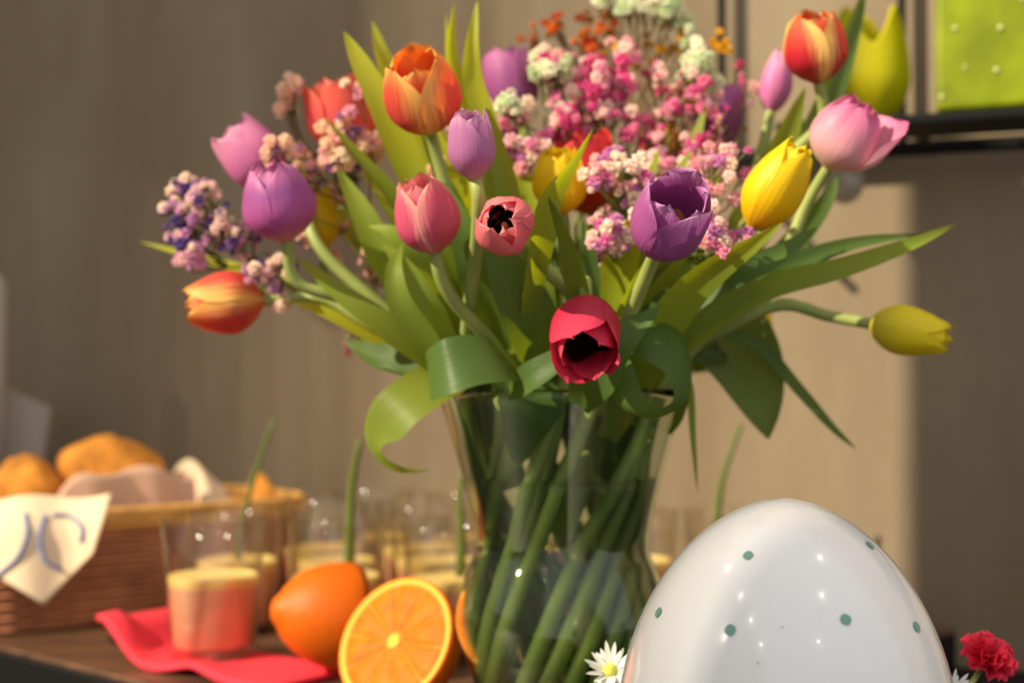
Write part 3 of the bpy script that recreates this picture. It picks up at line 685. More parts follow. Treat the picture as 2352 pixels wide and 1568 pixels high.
# ------------------------------------------------------------------ filler sprays
def blossom_mesh(name, sd, n=13, ball=0.5):
    r = random.Random(sd); V = []; Fc = []
    for i in range(n):
        z = 1 - 1.5 * (i + 0.5) / n; a = i * 2.39996 + r.uniform(-.3, .3); q = math.sqrt(max(0, 1 - z * z))
        d = Vector((q * math.cos(a), q * math.sin(a), z)); s = d.cross(Vector((0.2, 0.1, 1))).normalized(); u = s.cross(d)
        s = Matrix.Rotation(r.uniform(-1, 1), 3, d) @ s; u = s.cross(d)
        w = r.uniform(0.38, 0.55); o = len(V)
        V += [d * 0.15, d * 0.72 + s * w - u * 0.1, d * 1.02 + u * 0.16, d * 0.72 - s * w - u * 0.1, d * 0.62 + u * w * 0.9]
        Fc += [(o, o + 1, o + 2), (o, o + 2, o + 3), (o + 1, o + 4, o + 2), (o + 2, o + 4, o + 3)]
    me = bpy.data.meshes.new(name); me.from_pydata([tuple(v) for v in V], [], Fc); me.update()
    me.polygons.foreach_set('use_smooth', [False] * len(me.polygons)); return me
BLM = {}
def blm(mat, k):
    if (mat, k) not in BLM:
        me = blossom_mesh('floret', 40 + k); me.materials.append(M[mat]); BLM[(mat, k)] = me
    return BLM[(mat, k)]
def spray(label, regions, mat, twig, size, node, name='blossom_spray', clus=4, jit=15, group='filler sprays of small blossoms', brad=0.00045, k=0.0):
    """regions: (cx, cy, rx, ry, count, distance); node: where the branches leave the stem"""
    root = thing(name, (VX, VY, BOARD_Z + 0.012), label, 'flower spray', group)
    N = P(*node); axis = (N - Vector((VX, VY, RIM - 0.05))).normalized()
    N = clear_of_blooms(N, 0.006)
    V, Fc = best_stem(root.name, N, axis, None, 0.0016, 6); obj('stem', V, Fc, M['twig_green'], root)
    tw = lambda pts, r, sg: tube([clear_of_blooms(p) for p in catmull(pts, 12)], r, sg, False)
    br = []
    for cx, cy, rx, ry, cnt, d in regions:
        hub = clear_of_blooms(N.lerp(P(cx, cy + ry * 0.6, d + 0.015), 0.55))
        br.append(tw([N, N.lerp(hub, .5) + Vector((0, 0, .004)), hub], brad * 1.8, 4))
        left = int(cnt * 1.3)
        while left > 0:
            while True:
                a, b_ = rnd.uniform(-1, 1), rnd.uniform(-1, 1)
                if a * a + b_ * b_ < 1: break
            q = math.sqrt(1 - a * a - b_ * b_)
            cl = clear_of_blooms(P(cx + a * rx, cy + b_ * ry, d - 0.028 * q + rnd.uniform(0, .03)), 0.007)
            sub = hub.lerp(cl, 0.72) + Vector((rnd.uniform(-.004, .004), rnd.uniform(-.004, .004), -.004))
            sub = clear_of_blooms(sub); br.append(tw([hub, hub.lerp(sub, .5) + Vector((rnd.uniform(-.004, .004), 0, rnd.uniform(-.002, .005))), sub], brad * 1.3, 3))
            for i in range(min(left, rnd.randint(max(1, clus - 2), clus + 2))):
                j = S(jit, d); p = clear_of_blooms(cl + Vector((rnd.gauss(0, j), rnd.gauss(0, j), rnd.gauss(0, j))), 0.006)
                br.append(tube([clear_of_blooms(w) for w in catmull([sub, sub.lerp(p, .5) + Vector((0, 0, .002)), p], 5)], brad, 3, False))
                o = bpy.data.objects.new('floret', blm(mat, rnd.randint(0, 3))); COL.objects.link(o)
                o.parent = root; o.location = p - Vector(root.location); s = size * rnd.choice((0.45, 0.6, 0.8, 0.95, 1.1)); o.scale = (s, s, s)
                out = (p - sub); out = out.normalized() if out.length > 1e-5 else Vector((0, 0, 1))
                o.rotation_euler = (out + Vector((rnd.uniform(-.5, .5), rnd.uniform(-.9, .2), rnd.uniform(-.3, .6)))).to_track_quat('Z', 'Y').to_euler()
                left -= 1
    V, Fc = merge(*br); obj('branches', V, Fc, M[twig], root)
    return root
spray('spray of purple and pale pink blossoms reaching out over the drooping orange tulip',
      [(450, 470, 62, 80, 62, .97), (430, 560, 50, 55, 34, .97), (530, 540, 70, 62, 46, .97), (600, 620, 70, 40, 26, .96), (570, 680, 45, 22, 12, .95)], 'bl_purple', 'twig_green', 0.0050, (640, 640, .98), jit=13)
spray('spray of cream and pink blossoms in front of the coral tulip',
      [(690, 250, 55, 50, 20, .985), (790, 300, 75, 70, 44, .97), (750, 370, 80, 40, 26, .965), (640, 350, 50, 50, 18, .96), (850, 290, 30, 50, 12, .97)], 'bl_cream', 'twig', 0.0055, (850, 520, .985), jit=13)
spray('pale pink blossoms scattered on thin twigs behind the left hand leaves',
      [(770, 470, 60, 50, 16, 1.0), (820, 640, 60, 60, 12, 1.0), (820, 772, 38, 16, 9, 1.0), (730, 560, 40, 50, 9, 1.0), (1000, 390, 30, 40, 10, .96)], 'bl_cream', 'twig_green', 0.0048, (930, 700, 1.0), jit=11)
spray('dense magenta pink blossom spray in the middle of the bouquet top',
      [(1290, 150, 60, 40, 30, 1.0), (1390, 150, 60, 45, 30, 1.0), (1350, 225, 100, 60, 58, .98), (1320, 290, 80, 45, 34, .97), (1430, 265, 60, 50, 26, .98)], 'bl_pink', 'twig', 0.0058, (1330, 480, 1.0), jit=13)
spray('airy pink blossom spray on brown twigs before the violet tulip',
      [(1540, 200, 90, 60, 30, 1.0), (1600, 260, 90, 60, 30, .98), (1560, 340, 110, 50, 34, .97), (1715, 220, 20, 40, 6, 1.03), (1470, 330, 60, 60, 20, .98)], 'bl_pink', 'twig_brown', 0.0048, (1500, 480, .99), jit=16)
spray('pale and rosy blossom spray around the open purple tulip',
      [(1430, 400, 60, 55, 30, .90), (1440, 500, 60, 60, 30, .88), (1520, 430, 60, 50, 20, .93), (1660, 400, 80, 55, 36, .90), (1660, 530, 60, 45, 26, .85), (1700, 560, 40, 25, 10, .84), (1560, 380, 90, 40, 24, .94), (1390, 560, 30, 60, 12, .88), (1370, 380, 30, 50, 10, .88)], 'bl_mix', 'twig_green', 0.0054, (1500, 640, .93), jit=14)
spray('rosy blossom spray between the slim lilac and the scarlet tulip',
      [(1170, 260, 55, 45, 18, .96), (1200, 330, 50, 40, 16, .94), (1250, 340, 30, 30, 8, .95), (1010, 300, 30, 50, 8, .97)], 'bl_mix', 'twig', 0.0058, (1200, 470, .96), jit=13)
spray('white mint blossom spray arching over the top of the bouquet',
      [(1400, 8, 36, 14, 16, 1.05), (1480, 12, 50, 22, 24, 1.05), (1545, 40, 40, 26, 20, 1.05), (1590, 85, 20, 26, 10, 1.05)], 'bl_mint', 'twig', 0.0056, (1440, 300, 1.03), jit=11, clus=5)
spray('white mint blossom cluster beside the black shelf post',
      [(1590, 150, 42, 30, 26, 1.0), (1625, 195, 20, 20, 8, 1.0)], 'bl_mint', 'twig_green', 0.0058, (1560, 330, 1.0), jit=11, clus=5)
spray('white mint blossom cluster beside the dark purple tulip',
      [(1255, 170, 50, 24, 28, .98), (1180, 240, 34, 20, 14, .955), (1000, 340, 16, 26, 5, .98)], 'bl_mint', 'twig_green', 0.0056, (1250, 340, .98), jit=10, clus=5)
spray('dried orange blossom spray on tangled brown twigs',
      [(1222, 82, 10, 14, 4, 1.06), (1290, 70, 40, 20, 12, 1.06), (1340, 80, 50, 30, 14, 1.06), (1385, 60, 30, 30, 8, 1.07)], 'bl_orange', 'twig_brown', 0.0045, (1370, 260, 1.06), jit=12, brad=0.0005)
spray('golden yellow dried blossom spray beneath the mint arch',
      [(1430, 120, 30, 26, 8, 1.06), (1500, 130, 50, 40, 12, 1.06), (1575, 85, 22, 16, 6, 1.05), (1650, 105, 24, 18, 6, 1.06), (1690, 300, 12, 14, 3, 1.08)], 'bl_gold', 'twig_brown', 0.0042, (1480, 300, 1.06), jit=14, brad=0.0005)

# ------------------------------------------------------------------ the big white egg
ED = 0.70
eT = P(1800, 1143, ED); EX, EY = eT.x, ED + 0.001
CT = BOARD_Z - 0.04; eh = eT.z - CT; ER = S(386, ED)
zc = 0.43                                            # height share of the widest ring
def egg_r(t):
    if t < zc: return ER * math.sqrt(max(0, 1 - ((zc - t) / zc) ** 2))
    q = (t - zc) / (1 - zc); return ER * max(0, 1 - q ** 2.05) ** 0.56
ts = [0.5 - 0.5 * math.cos(PI * i / 56) for i in range(57)]
V, Fc = lathe([(max(egg_r(t), 1e-5), CT + eh * t) for t in ts], (EX, EY, 0), 72)
M['egg'] = simple('white_glaze', (249, 248, 246), 0.16, 0.5, coat=0.7, bump=0.02, bscale=25)
M['egg_dot'] = simple('sage_dot', (120, 166, 146), 0.3, 0.4)
egg = thing('ceramic_egg', (EX, EY, CT), 'large glossy white ceramic egg with small sage green dots', 'egg')
obj('egg_shell', V, Fc, M['egg'], egg)
bvh = BVHTree.FromPolygons([tuple(v) for v in V], Fc)
camp = Vector((0, 0, CZ)); dots = []
for px, py, r in ((1719, 1276, .0024), (1514, 1407, .0026), (1678, 1447, .00265), (1942, 1423, .0026), (1997, 1253, .0025), (2104, 1440, .0026), (1797, 1441, .0004), (1741, 1523, .0004), (1900, 1620, .0026), (1560, 1640, .0026)):
    d = (P(px, py, 1) - camp).normalized(); h = bvh.ray_cast(camp, d)
    if h[0]: dots.append((h[0], h[1], r))
for i in range(16):
    a = rnd.uniform(0.1, PI - 0.1); z = CT + eh * rnd.uniform(0.1, 0.9); p0 = Vector((EX + 0.4 * math.cos(a), EY + 0.4 * math.sin(a), z))
    h = bvh.ray_cast(p0, (Vector((EX, EY, z)) - p0).normalized())
    if h[0]: dots.append((h[0], h[1], .0026))
for p, n, r in dots:
    if n.dot(p - Vector((EX, EY, CT + eh * .45))) < 0: n = -n
    x = n.cross(Vector((0, 0, 1))).normalized(); y = n.cross(x); V = [p + n * 0.0008]; Fc = []
    for k in range(20):
        q = p + (x * math.cos(k * PI / 10) + y * math.sin(k * PI / 10)) * r * (1 + 0.04 * math.sin(k * 1.3))
        h = bvh.find_nearest(q); V.append(h[0] + n * 0.0007)
    Fc = [(0, 1 + k, 1 + (k + 1) % 20) for k in range(20)]
    obj('dot', V, Fc, M['egg_dot'], egg)

# ring of moss under the egg and the flowers stuck in it
M['moss'] = simple('moss', (60, 74, 34), 0.95, 0.1, bump=0.8, bscale=300, var=0.4, vscale=60)
V = []; Fc = []; sg, rg = 60, 12
for i in range(sg):
    a = 2 * PI * i / sg
    for k in range(rg):
        b_ = 2 * PI * k / rg; rr = 0.016 * (1 + 0.25 * noise.noise(Vector((math.cos(a) * 5, math.sin(a) * 5, k))))
        V.append((EX + (0.108 + rr * math.cos(b_)) * math.cos(a), EY + (0.108 + rr * math.cos(b_)) * math.sin(a), CT + 0.0165 + rr * math.sin(b_) * (0.9 if math.sin(b_) < 0 else 1.1)))
for i in range(sg):
    for k in range(rg): Fc.append((i * rg + k, ((i + 1) % sg) * rg + k, ((i + 1) % sg) * rg + (k + 1) % rg, i * rg + (k + 1) % rg))
tag(obj('moss_wreath', V, Fc, M['moss'], loc=(EX, EY, CT)), 'mossy green wreath lying round the foot of the white egg', 'wreath')
M['daisy'] = thin('white_ray_petal', [(0, (226, 226, 196)), (0.4, (240, 240, 236)), (1, (246, 246, 244))], (240, 240, 230), 0.3)
M['daisy_eye'] = simple('yellow_green_eye', (196, 200, 90), 0.8, 0.2, bump=0.5, bscale=400)
M['red_petal'] = thin('red_ruffled_petal', [(0, (190, 20, 50)), (0.5, (216, 26, 60)), (1, (238, 60, 90))], (240, 40, 60), 0.3)
def aster(px, py, d, dirv, R, label, n=22, base=None):
    c = P(px, py, d); root = thing('white_aster', base, label, 'flower'); Z = Vector(dirv).normalized()
    X = Z.cross(Vector((0, 0, 1))).normalized(); Y = Z.cross(X)
    V, Fc = tube(catmull([Vector(base), Vector(base).lerp(c, .6) + Vector((0, .01, .01)), c], 10), 0.0014, 6); obj('stem', V, Fc, M['stem'], root)
    V, Fc = sphere(c + Z * R * .08, R * 0.26, 12, 8); obj('flower_eye', V, Fc, M['daisy_eye'], root)
    for i in range(n):
        a = 2 * PI * i / n + rnd.uniform(-.1, .1); o = X * math.cos(a) + Y * math.sin(a); el = rnd.uniform(0.15, 0.9); ln = R * rnd.uniform(.75, 1.1)
        d_ = (o + Z * el).normalized(); p = [c + o * R * .1, c + d_ * ln * .55, c + d_ * ln + Z * ln * 0.1]
        lf = leaf(p, R * 0.2, root, 'daisy', nrm=tuple(Z), fold=0.3, prof=1, n=6, nw=2); lf.name = 'ray_petal'
aster(1402, 1542, .80, (-0.15, -0.7, 0.6), S(66, .80), 'white spiky aster beside the left flank of the white egg', base=(EX - 0.095, EY + 0.055, CT + 0.03))
aster(2188, 1588, .78, (0.3, -0.6, 0.6), S(52, .78), 'white aster half hidden beside the right flank of the white egg', base=(EX + 0.098, EY + 0.045, CT + 0.03))
def carnation(c, base, R, dirv):
    root = thing('red_carnation', base, 'small ruffled red carnation beside the white egg', 'flower'); Z = Vector(dirv).normalized(); c = Vector(c)
    X = Z.cross(Vector((0, 1, 0))).normalized(); Y = Z.cross(X)
    V, Fc = tube(catmull([Vector(base), Vector(base).lerp(c, .5) + Vector((-.012, 0, .012)), c - Z * R * .3], 10), 0.0018, 6); obj('stem', V, Fc, M['stem'], root)
    V, Fc = tube([c - Z * R * .75, c - Z * R * .4, c - Z * R * .05], lambda t: R * (.1 + .1 * t), 8); obj('calyx', V, Fc, M['stem'], root)
    for q in range(3):
        for i in range(5):
            a = 2 * PI * i / 5 + q * .6; el = (0.1, 0.6, 1.4)[q]; ln = R * (1, .9, .75)[q]; o = X * math.cos(a) + Y * math.sin(a); d_ = (o + Z * el).normalized(); s = d_.cross(Z)
            s = s.normalized(); nn = s.cross(d_); V = []; UV = []; Fq = []; nu, nv = 10, 5
            for j in range(nv + 1):
                v = j / nv
                for k in range(nu + 1):
                    u = -1 + 2 * k / nu; w = R * (.12 + .62 * v ** 0.8)
                    V.append(c + d_ * ln * v * (1 - .15 * u * u) + s * w * u + nn * (R * .16 * v * math.sin(u * 7 + q * 2 + i) + R * .08 * v * math.cos(u * 13 + i)) + d_ * (R * .07 * v ** 3 * math.sin(u * 17 + i))); UV.append(((u + 1) / 2, v))
            for j in range(nv):
                for k in range(nu): e = j * (nu + 1) + k; Fq.append((e, e + 1, e + nu + 2, e + nu + 1))
            obj('petal', V, Fq, M['red_petal'], root, uvs=UV)
carnation(P(2268, 1512, .80), (EX + 0.10, EY + 0.04, CT + 0.03), S(64, .80), (0.25, -0.55, 0.75))

# ------------------------------------------------------------------ oranges
M['peel'] = simple('orange_peel', (216, 100, 4), 0.45, 0.3, bump=0.35, bscale=420, sss=0.12)
M['pith'] = simple('orange_pith', (246, 186, 70), 0.7, 0.2)
M['membrane'] = simple('orange_membrane', (236, 132, 6), 0.5, 0.3)
M['pulp'] = simple('orange_pulp', (226, 108, 0), 0.5, 0.15, bump=0.4, bscale=260, var=0.2, vscale=90)
def half_orange(c, axis, R, label, nipple=False, depth=1.0):
    """c: centre of the cut face, axis: direction the cut looks to"""
    c = Vector(c); Z = Vector(axis).normalized(); X = Z.cross(Vector((0, 0, 1)));
    X.normalize(); Y = Z.cross(X)
    pos = lambda r, a, z: c + X * r * math.cos(a) + Y * r * math.sin(a) + Z * z
    root = thing('orange_half', (c.x, c.y, BOARD_Z), label, 'orange')
    sg = 40; pr = [(R * math.cos(e), -R * depth * math.sin(e)) for e in [PI / 2 * i / 14 for i in range(15)]]
    pr = [(R * 0.955, 0.0), (R * 0.985, -0.0002)] + pr[1:]
    if nipple: pr[-3:] = [(R * .27, -R * depth * .985), (R * .19, -R * depth * 1.03), (0.0002, -R * depth * 1.07)]
    V = []; Fc = []
    for r, z in pr:
        for k in range(sg): V.append(pos(max(r, 1e-5), 2 * PI * k / sg, z))
    for i in range(len(pr) - 1):
        for k in range(sg): Fc.append((i * sg + k, i * sg + (k + 1) % sg, (i + 1) * sg + (k + 1) % sg, (i + 1) * sg + k))
    obj('peel', V, Fc, M['peel'], root)
    V = [pos(1e-5, 0, -0.0008)]; Fc = []
    for r, z in ((R * .9, -0.0008), (R * .962, 0.0)):
        for k in range(sg): V.append(pos(r, 2 * PI * k / sg, z))
    Fc = [(0, 1 + k, 1 + (k + 1) % sg) for k in range(sg)] + [(1 + k, 1 + sg + k, 1 + sg + (k + 1) % sg, 1 + (k + 1) % sg) for k in range(sg)]
    obj('pith', V, Fc[sg:], M['pith'], root, smooth=False)
    mb = obj('membrane', V[:1 + sg], Fc[:sg], M['membrane'], root, smooth=False)
    n = 10
    for i in range(n):
        a0 = 2 * PI * i / n + .012; a1 = 2 * PI * (i + 1) / n - .012; V = []; Fq = []; rs = (R * .13, R * .3, R * .5, R * .7, R * .82, R * .86); m = 6
        for j, r in enumerate(rs):
            ins = (0.05 if j == 0 else 0.012 / (j + .5)); zt = (-.0006, .0004, .0006, .0006, .0004, -.0006)[j]
            for k in range(m + 1):
                a = a0 + ins + (a1 - a0 - 2 * ins) * k / m; z = zt if 0 < k < m else -0.0006
                V.append(pos(r, a, z))
        for j in range(len(rs) - 1):
            for k in range(m): e = j * (m + 1) + k; Fq.append((e, e + 1, e + m + 2, e + m + 1))
        obj('segment', V, Fq, M['pulp'], mb)
    V, Fc = sphere(c + Z * 0.0001, R * .12, 10, 6, (1, 1, .12), Z.to_track_quat('Z', 'Y').to_matrix(), 0.3, 2); obj('core', V, Fc, M['pith'], mb)
    return root
OD = 0.985; NAPZ = 0.006
OR = S(158, OD); oc = P(905, 1452, OD); oc.z = BOARD_Z + OR * 0.987
half_orange(oc, (-0.50, -0.72, 0.48), OR, 'orange half showing its juicy cut face, propped against the vase', depth=0.95)
oc2 = P(806, 1427, 1.085); oc2.z = BOARD_Z + NAPZ + 0.0415 * 0.985
half_orange(oc2, (0.86, 0.40, -0.16), 0.0415, 'orange half lying skin side forward beside the drink on the red napkin', nipple=True, depth=1.45)

# ------------------------------------------------------------------ drinks
M['drink'] = simple('peach_smoothie', (240, 184, 148), 0.5, 0.4, sss=0.25)
M['foam'] = simple('yellow_foam', (255, 224, 140), 0.7, 0.3, bump=0.4, bscale=300, sss=0.2)
GH = 0.110; RB = 0.0345; RT = 0.0425
def g_r(z): return RB + (RT - RB) * z / GH
gp = [(0.0, 0.0), (RB - .003, 0.0), (RB, .002), (RT, GH), (RT - .0009, GH + .0008), (RT - .0018, GH), (RB - .0016, .009), (0.0, .008)]
def mesh_of(name, VF, mat):
    me = bpy.data.meshes.new(name); me.from_pydata([tuple(v) for v in VF[0]], [], VF[1]); me.polygons.foreach_set('use_smooth', [True] * len(me.polygons)); me.materials.append(M[mat]); me.update(); return me
GM = mesh_of('tumbler', lathe([(max(r, 1e-5), z) for r, z in gp], (0, 0, 0), 40), 'tumbler_glass')
FL = 0.064
DM = mesh_of('drink', lathe([(1e-5, .0088), (g_r(.0092) - .0034, .0088), (g_r(.0092) - .0026, .0092), (g_r(.0102) - .0024, .0102)] + [(g_r(z) - .0024, z) for z in (.02, .035, .05, FL - .008, FL - .0065)] + [(g_r(FL) - .004, FL - .006), (1e-5, FL - .006)], (0, 0, 0), 40), 'drink')
FM = mesh_of('foam', lathe([(g_r(FL - .007) - .0023, FL - .0065), (g_r(FL) - .0023, FL - .001), (g_r(FL) - .0026, FL), (g_r(FL) - .004, FL + .001), (g_r(FL) - .006, FL + .0014), (g_r(FL) * .5, FL + .001), (1e-5, FL + .0012)], (0, 0, 0), 40), 'foam')
glasses = []
def drink_glass(x, y, label, z=BOARD_Z, group=None):
    g = thing('drinking_glass', (x, y, z), label, 'glass', group or 'glasses of foamy drink on the board')
    for nm, me in (('tumbler', GM), ('drink', DM), ('foam', FM)):
        o = bpy.data.objects.new(nm, me); COL.objects.link(o); o.parent = g
    glasses.append((x, y)); return g
gx = lambda px, d: (px - 1176) / F * d
drink_glass(gx(492, 1.15), 1.15, 'glass of foamy peach drink standing on the red napkin', BOARD_Z + NAPZ)
drink_glass(gx(775, 1.19), 1.19, 'glass of foamy peach drink right behind the two orange halves')
drink_glass(gx(1040, 1.175), 1.175, 'glass of foamy peach drink close behind the glass vase')
rows = [(1.285, [545, 772, 1000, 1225, 1450, 1675]), (1.375, [745, 965, 1190, 1400]), (1.465, [860, 1070])]
for d, pxs in rows:
    for px in pxs: drink_glass(gx(px, d), d, {1.285: 'foamy drink glass in the first crowded row behind the vase', 1.375: 'foamy drink glass in the middle row between vase and wall', 1.465: 'foamy drink glass in the last row against the wall'}[d], group='glasses crowded behind the vase')
M['chive'] = simple('chive_green', (92, 108, 40), 0.5, 0.4)
def chive(pts, label, r=0.0028):
    V, Fc = tube(catmull([P(*p) for p in pts], 16), lambda t: r * (1 - .5 * t), 6); b0 = P(*pts[0])
    o = obj('chive_stalk', V, Fc, M['chive'], loc=tuple(b0)); tag(o, label, 'chive', 'green stalks standing in the drinks')
chive([(548, 1330, 1.275), (550, 1240, 1.27), (580, 1110, 1.27), (630, 960, 1.265)], 'thin leaning green stalk in the drink behind the napkin glass', 0.0034)
chive([(802, 1345, 1.19), (804, 1230, 1.19), (808, 1120, 1.19), (828, 1010, 1.185)], 'thick upright green stalk in the drink behind the orange halves', 0.005)
chive([(1056, 1330, 1.175), (1060, 1240, 1.18), (1056, 1140, 1.185), (1070, 1040, 1.19)], 'green stalk in the drink close behind the vase', 0.0045)
chive([(1640, 1300, 1.285), (1648, 1190, 1.285), (1662, 1090, 1.28), (1702, 975, 1.28)], 'dark curved green stalk in a drink beyond the white egg', 0.0045)

# ------------------------------------------------------------------ red napkin
M['napkin'] = simple('red_paper_cloth', (236, 62, 76), 0.8, 0.2, bump=0.3, bscale=500)
na = P(255, 1470, 1.225); nb = Vector((-0.150, 1.065, BOARD_Z)); na.z = BOARD_Z
na = na.lerp(nb, 0.19); dirn = (nb - na); ln = dirn.length; dirn.normalize(); sd_ = Vector((-dirn.y, dirn.x, 0))
nu, nv = 40, 14; V = []; Fc = []
for s_ in (1, 0):
    for i in range(nu + 1):
        t = i / nu
        for k in range(nv + 1):
            v = k / nv
            lift = 0.026 * math.exp(-(t / .16) ** 2) + 0.004 * (1 + math.sin(t * 13 + v * 2)) * (1 if v < .3 else .25) * (1 if t > .55 or v < .25 else .25)
            g = Vector((gx(492, 1.15), 1.15, 0)); p = na + dirn * (ln * t) + sd_ * (0.088 * v - .048 - .004 * math.sin(t * 5))
            near = max(0, min(1, ((p - g).to_2d().length - .036) / .03)); near *= max(0, min(1, (0.80 - t) / 0.2)); lift *= near
            V.append(Vector((p.x, p.y, BOARD_Z + 0.0006 + lift + (NAPZ - .0008) * s_)))
m_ = (nu + 1) * (nv + 1)
for i in range(nu):
    for k in range(nv):
        e = i * (nv + 1) + k; Fc.append((e, e + 1, e + nv + 2, e + nv + 1)); Fc.append((m_ + e, m_ + e + nv + 1, m_ + e + nv + 2, m_ + e + 1))
for i in range(nu):
    for k in (0, nv):
        e = i * (nv + 1) + k; q = (e, e + nv + 1, m_ + e + nv + 1, m_ + e); Fc.append(q if k == 0 else q[::-1])
for k in range(nv):
    for i in (0, nu):
        e = i * (nv + 1) + k; q = (e, m_ + e, m_ + e + 1, e + 1); Fc.append(q if i == 0 else q[::-1])
tag(obj('red_napkin', V, Fc, M['napkin'], loc=(na.x, na.y, BOARD_Z)), 'crumpled bright red napkin under the front drink glass', 'napkin')

# ------------------------------------------------------------------ bread basket
M['wicker'] = simple('brown_wicker', (184, 124, 88), 0.6, 0.3, var=0.3, vscale=30)
M['wicker_pale'] = simple('straw_braid', (222, 168, 92), 0.7, 0.2, var=0.2, vscale=60)
a2 = Vector((0.79, 0.613, 0)); b2 = Vector((-0.613, 0.79, 0)); BL, BW = 0.35, 0.185
BC = Vector((-0.472, 1.225, BOARD_Z)) + a2 * BL / 2 + b2 * BW / 2
def basket_ring(z, grow, n=64, wob=0.0, ph=0):
    out = []
    hl, hw, rc = BL / 2 + grow, BW / 2 + grow, 0.05
    for i in range(n):
        th = 2 * PI * i / n; c, s = math.cos(th), math.sin(th); e = 0.42
        x = hl * abs(c) ** e * (1 if c >= 0 else -1); y = hw * abs(s) ** e * (1 if s >= 0 else -1)
        w = 1 + wob * math.sin(i * PI / 2 + ph)
        out.append(BC + a2 * x * w + b2 * y * w + Vector((0, 0, z)))
    return out
bk = thing('bread_basket', BC, 'brown woven bread basket with a pale straw rim', 'basket')
nr = 17
def ring_tube(path, r, seg):
    V = []; Fc = []; n = len(path)
    for i, p in enumerate(path):
        T = (path[(i + 1) % n] - path[i - 1]).normalized(); o = T.cross(Vector((0, 0, 1))).normalized()
        for k in range(seg): th = 2 * PI * k / seg; V.append(p + o * r * math.cos(th) + Vector((0, 0, r * math.sin(th))))
    for i in range(n):
        for k in range(seg): Fc.append((i * seg + k, ((i + 1) % n) * seg + k, ((i + 1) % n) * seg + (k + 1) % seg, i * seg + (k + 1) % seg))
    return V, Fc
for q in range(nr):
    z = 0.004 + q * 0.0052; V, Fc = ring_tube(basket_ring(z, -0.012 + 0.012 * q / nr, 64, 0.008, q * PI), 0.0029, 6); obj('wicker_strand', V, Fc, M['wicker'], bk)
st0 = basket_ring(0.002, -0.012, 32); st1 = basket_ring(0.092, 0.0, 32)
for i in range(32):
    V, Fc = tube([st0[i], st1[i]], 0.0022, 5); obj('wicker_stake', V, Fc, M['wicker'], bk)
for q in range(3):
    V, Fc = ring_tube(basket_ring(0.093 + q * .0062, 0.001, 64, 0.01, q * PI), 0.0046, 7); obj('straw_braid', V, Fc, M['wicker_pale'], bk)
bb = basket_ring(0.003, -0.014, 48); V = bb + [p + Vector((0, 0, .004)) for p in bb]
obj('basket_base', V, [tuple(range(47, -1, -1)), tuple(range(48, 96))] + [(i, (i + 1) % 48, 48 + (i + 1) % 48, 48 + i) for i in range(48)], M['wicker'], bk, smooth=False)
# bread
M['crust'] = simple('golden_crust', (226, 148, 58), 0.75, 0.2, bump=1.0, bscale=160, var=0.3, vscale=45)
def inb(x, y, z): return BC + a2 * x + b2 * y + Vector((0, 0, z))     # place inside the basket: along, across, up
def bread(x, y, z, rx, ry, rz, label, tilt=0.0):
    c = inb(x, y, z); rot = Matrix.Rotation(math.atan2(a2.y, a2.x), 3, 'Z') @ Matrix.Rotation(tilt, 3, 'Y')
    V, Fc = sphere(c, 1.0, 22, 14, (rx, ry, rz), rot, 0.16, 2.0, rnd.uniform(0, 50))
    tag(obj('bread_roll', V, Fc, M['crust'], loc=tuple(c)), label, 'bread', 'golden breads in the basket')
bread(-0.004, 0.016, 0.130, 0.054, 0.046, 0.040, 'tallest golden bread roll on top of the basket', 0.18)
bread(-0.088, 0.020, 0.118, 0.034, 0.044, 0.034, 'golden bread roll leaning against the tallest one in the basket', -0.25)
bread(-0.128, -0.024, 0.062, 0.026, 0.034, 0.054, 'darker bread roll at the cloth covered end of the basket')
bread(-0.056, 0.012, 0.050, 0.036, 0.050, 0.042, 'golden bread roll deep in the basket under the others')
bread(0.020, 0.012, 0.050, 0.034, 0.050, 0.042, 'golden bread roll beside the folded beige cloth')
bread(0.138, -0.030, 0.069, 0.018, 0.032, 0.060, 'small pale roll at the far end of the basket')
# cloths of the basket
M['cloth'] = simple('cream_cloth', (240, 214, 178), 0.9, 0.1, bump=0.3, bscale=350)
M['cloth_pink'] = simple('beige_cloth', (222, 180, 152), 0.9, 0.1, bump=0.3, bscale=350)
M['blue_thread'] = simple('blue_thread', (120, 134, 178), 0.8, 0.1)
def cloth(name, fn, nu, nv, mat, label, th=0.0016, cat='cloth'):
    V = []; Fc = []
    for i in range(nu + 1):
        for k in range(nv + 1): V.append(fn(i / nu, k / nv))
    for i in range(nu):
        for k in range(nv): e = i * (nv + 1) + k; Fc.append((e, e + 1, e + nv + 2, e + nv + 1))
    o = obj(name, V, Fc, M[mat], loc=tuple(sum(V, Vector()) / len(V)))
    s_ = o.modifiers.new('thick', 'SOLIDIFY'); s_.thickness = th; s_.offset = 0
    return tag(o, label, cat)
def corner_d(px, py): return 1.205 + 0.00006 * (px) + 0.02 * math.exp(-((py - 1120) / 60) ** 2) - 0.004 * math.sin(px * .03) + (1180 - py) * 0.00010
def lerp2(a, b, t): return (a[0] + (b[0] - a[0]) * t, a[1] + (b[1] - a[1]) * t)
def corner_fn(u, v):
    top = lerp2((-170, 1170), (258, 1128), u); bot = lerp2((-60, 1290), (100, 1388), min(1, u * 1.6)) if u < .625 else lerp2((100, 1388), (215, 1270), (u - .625) / .375)
    x, y = lerp2(top, bot, v); y += 10 * math.sin(u * 9) * (1 - v)
    return P(x, y, corner_d(x, y))
cl = cloth('basket_cloth', corner_fn, 40, 24, 'cloth', 'cream cloth with blue stitched curves hanging over the basket corner')
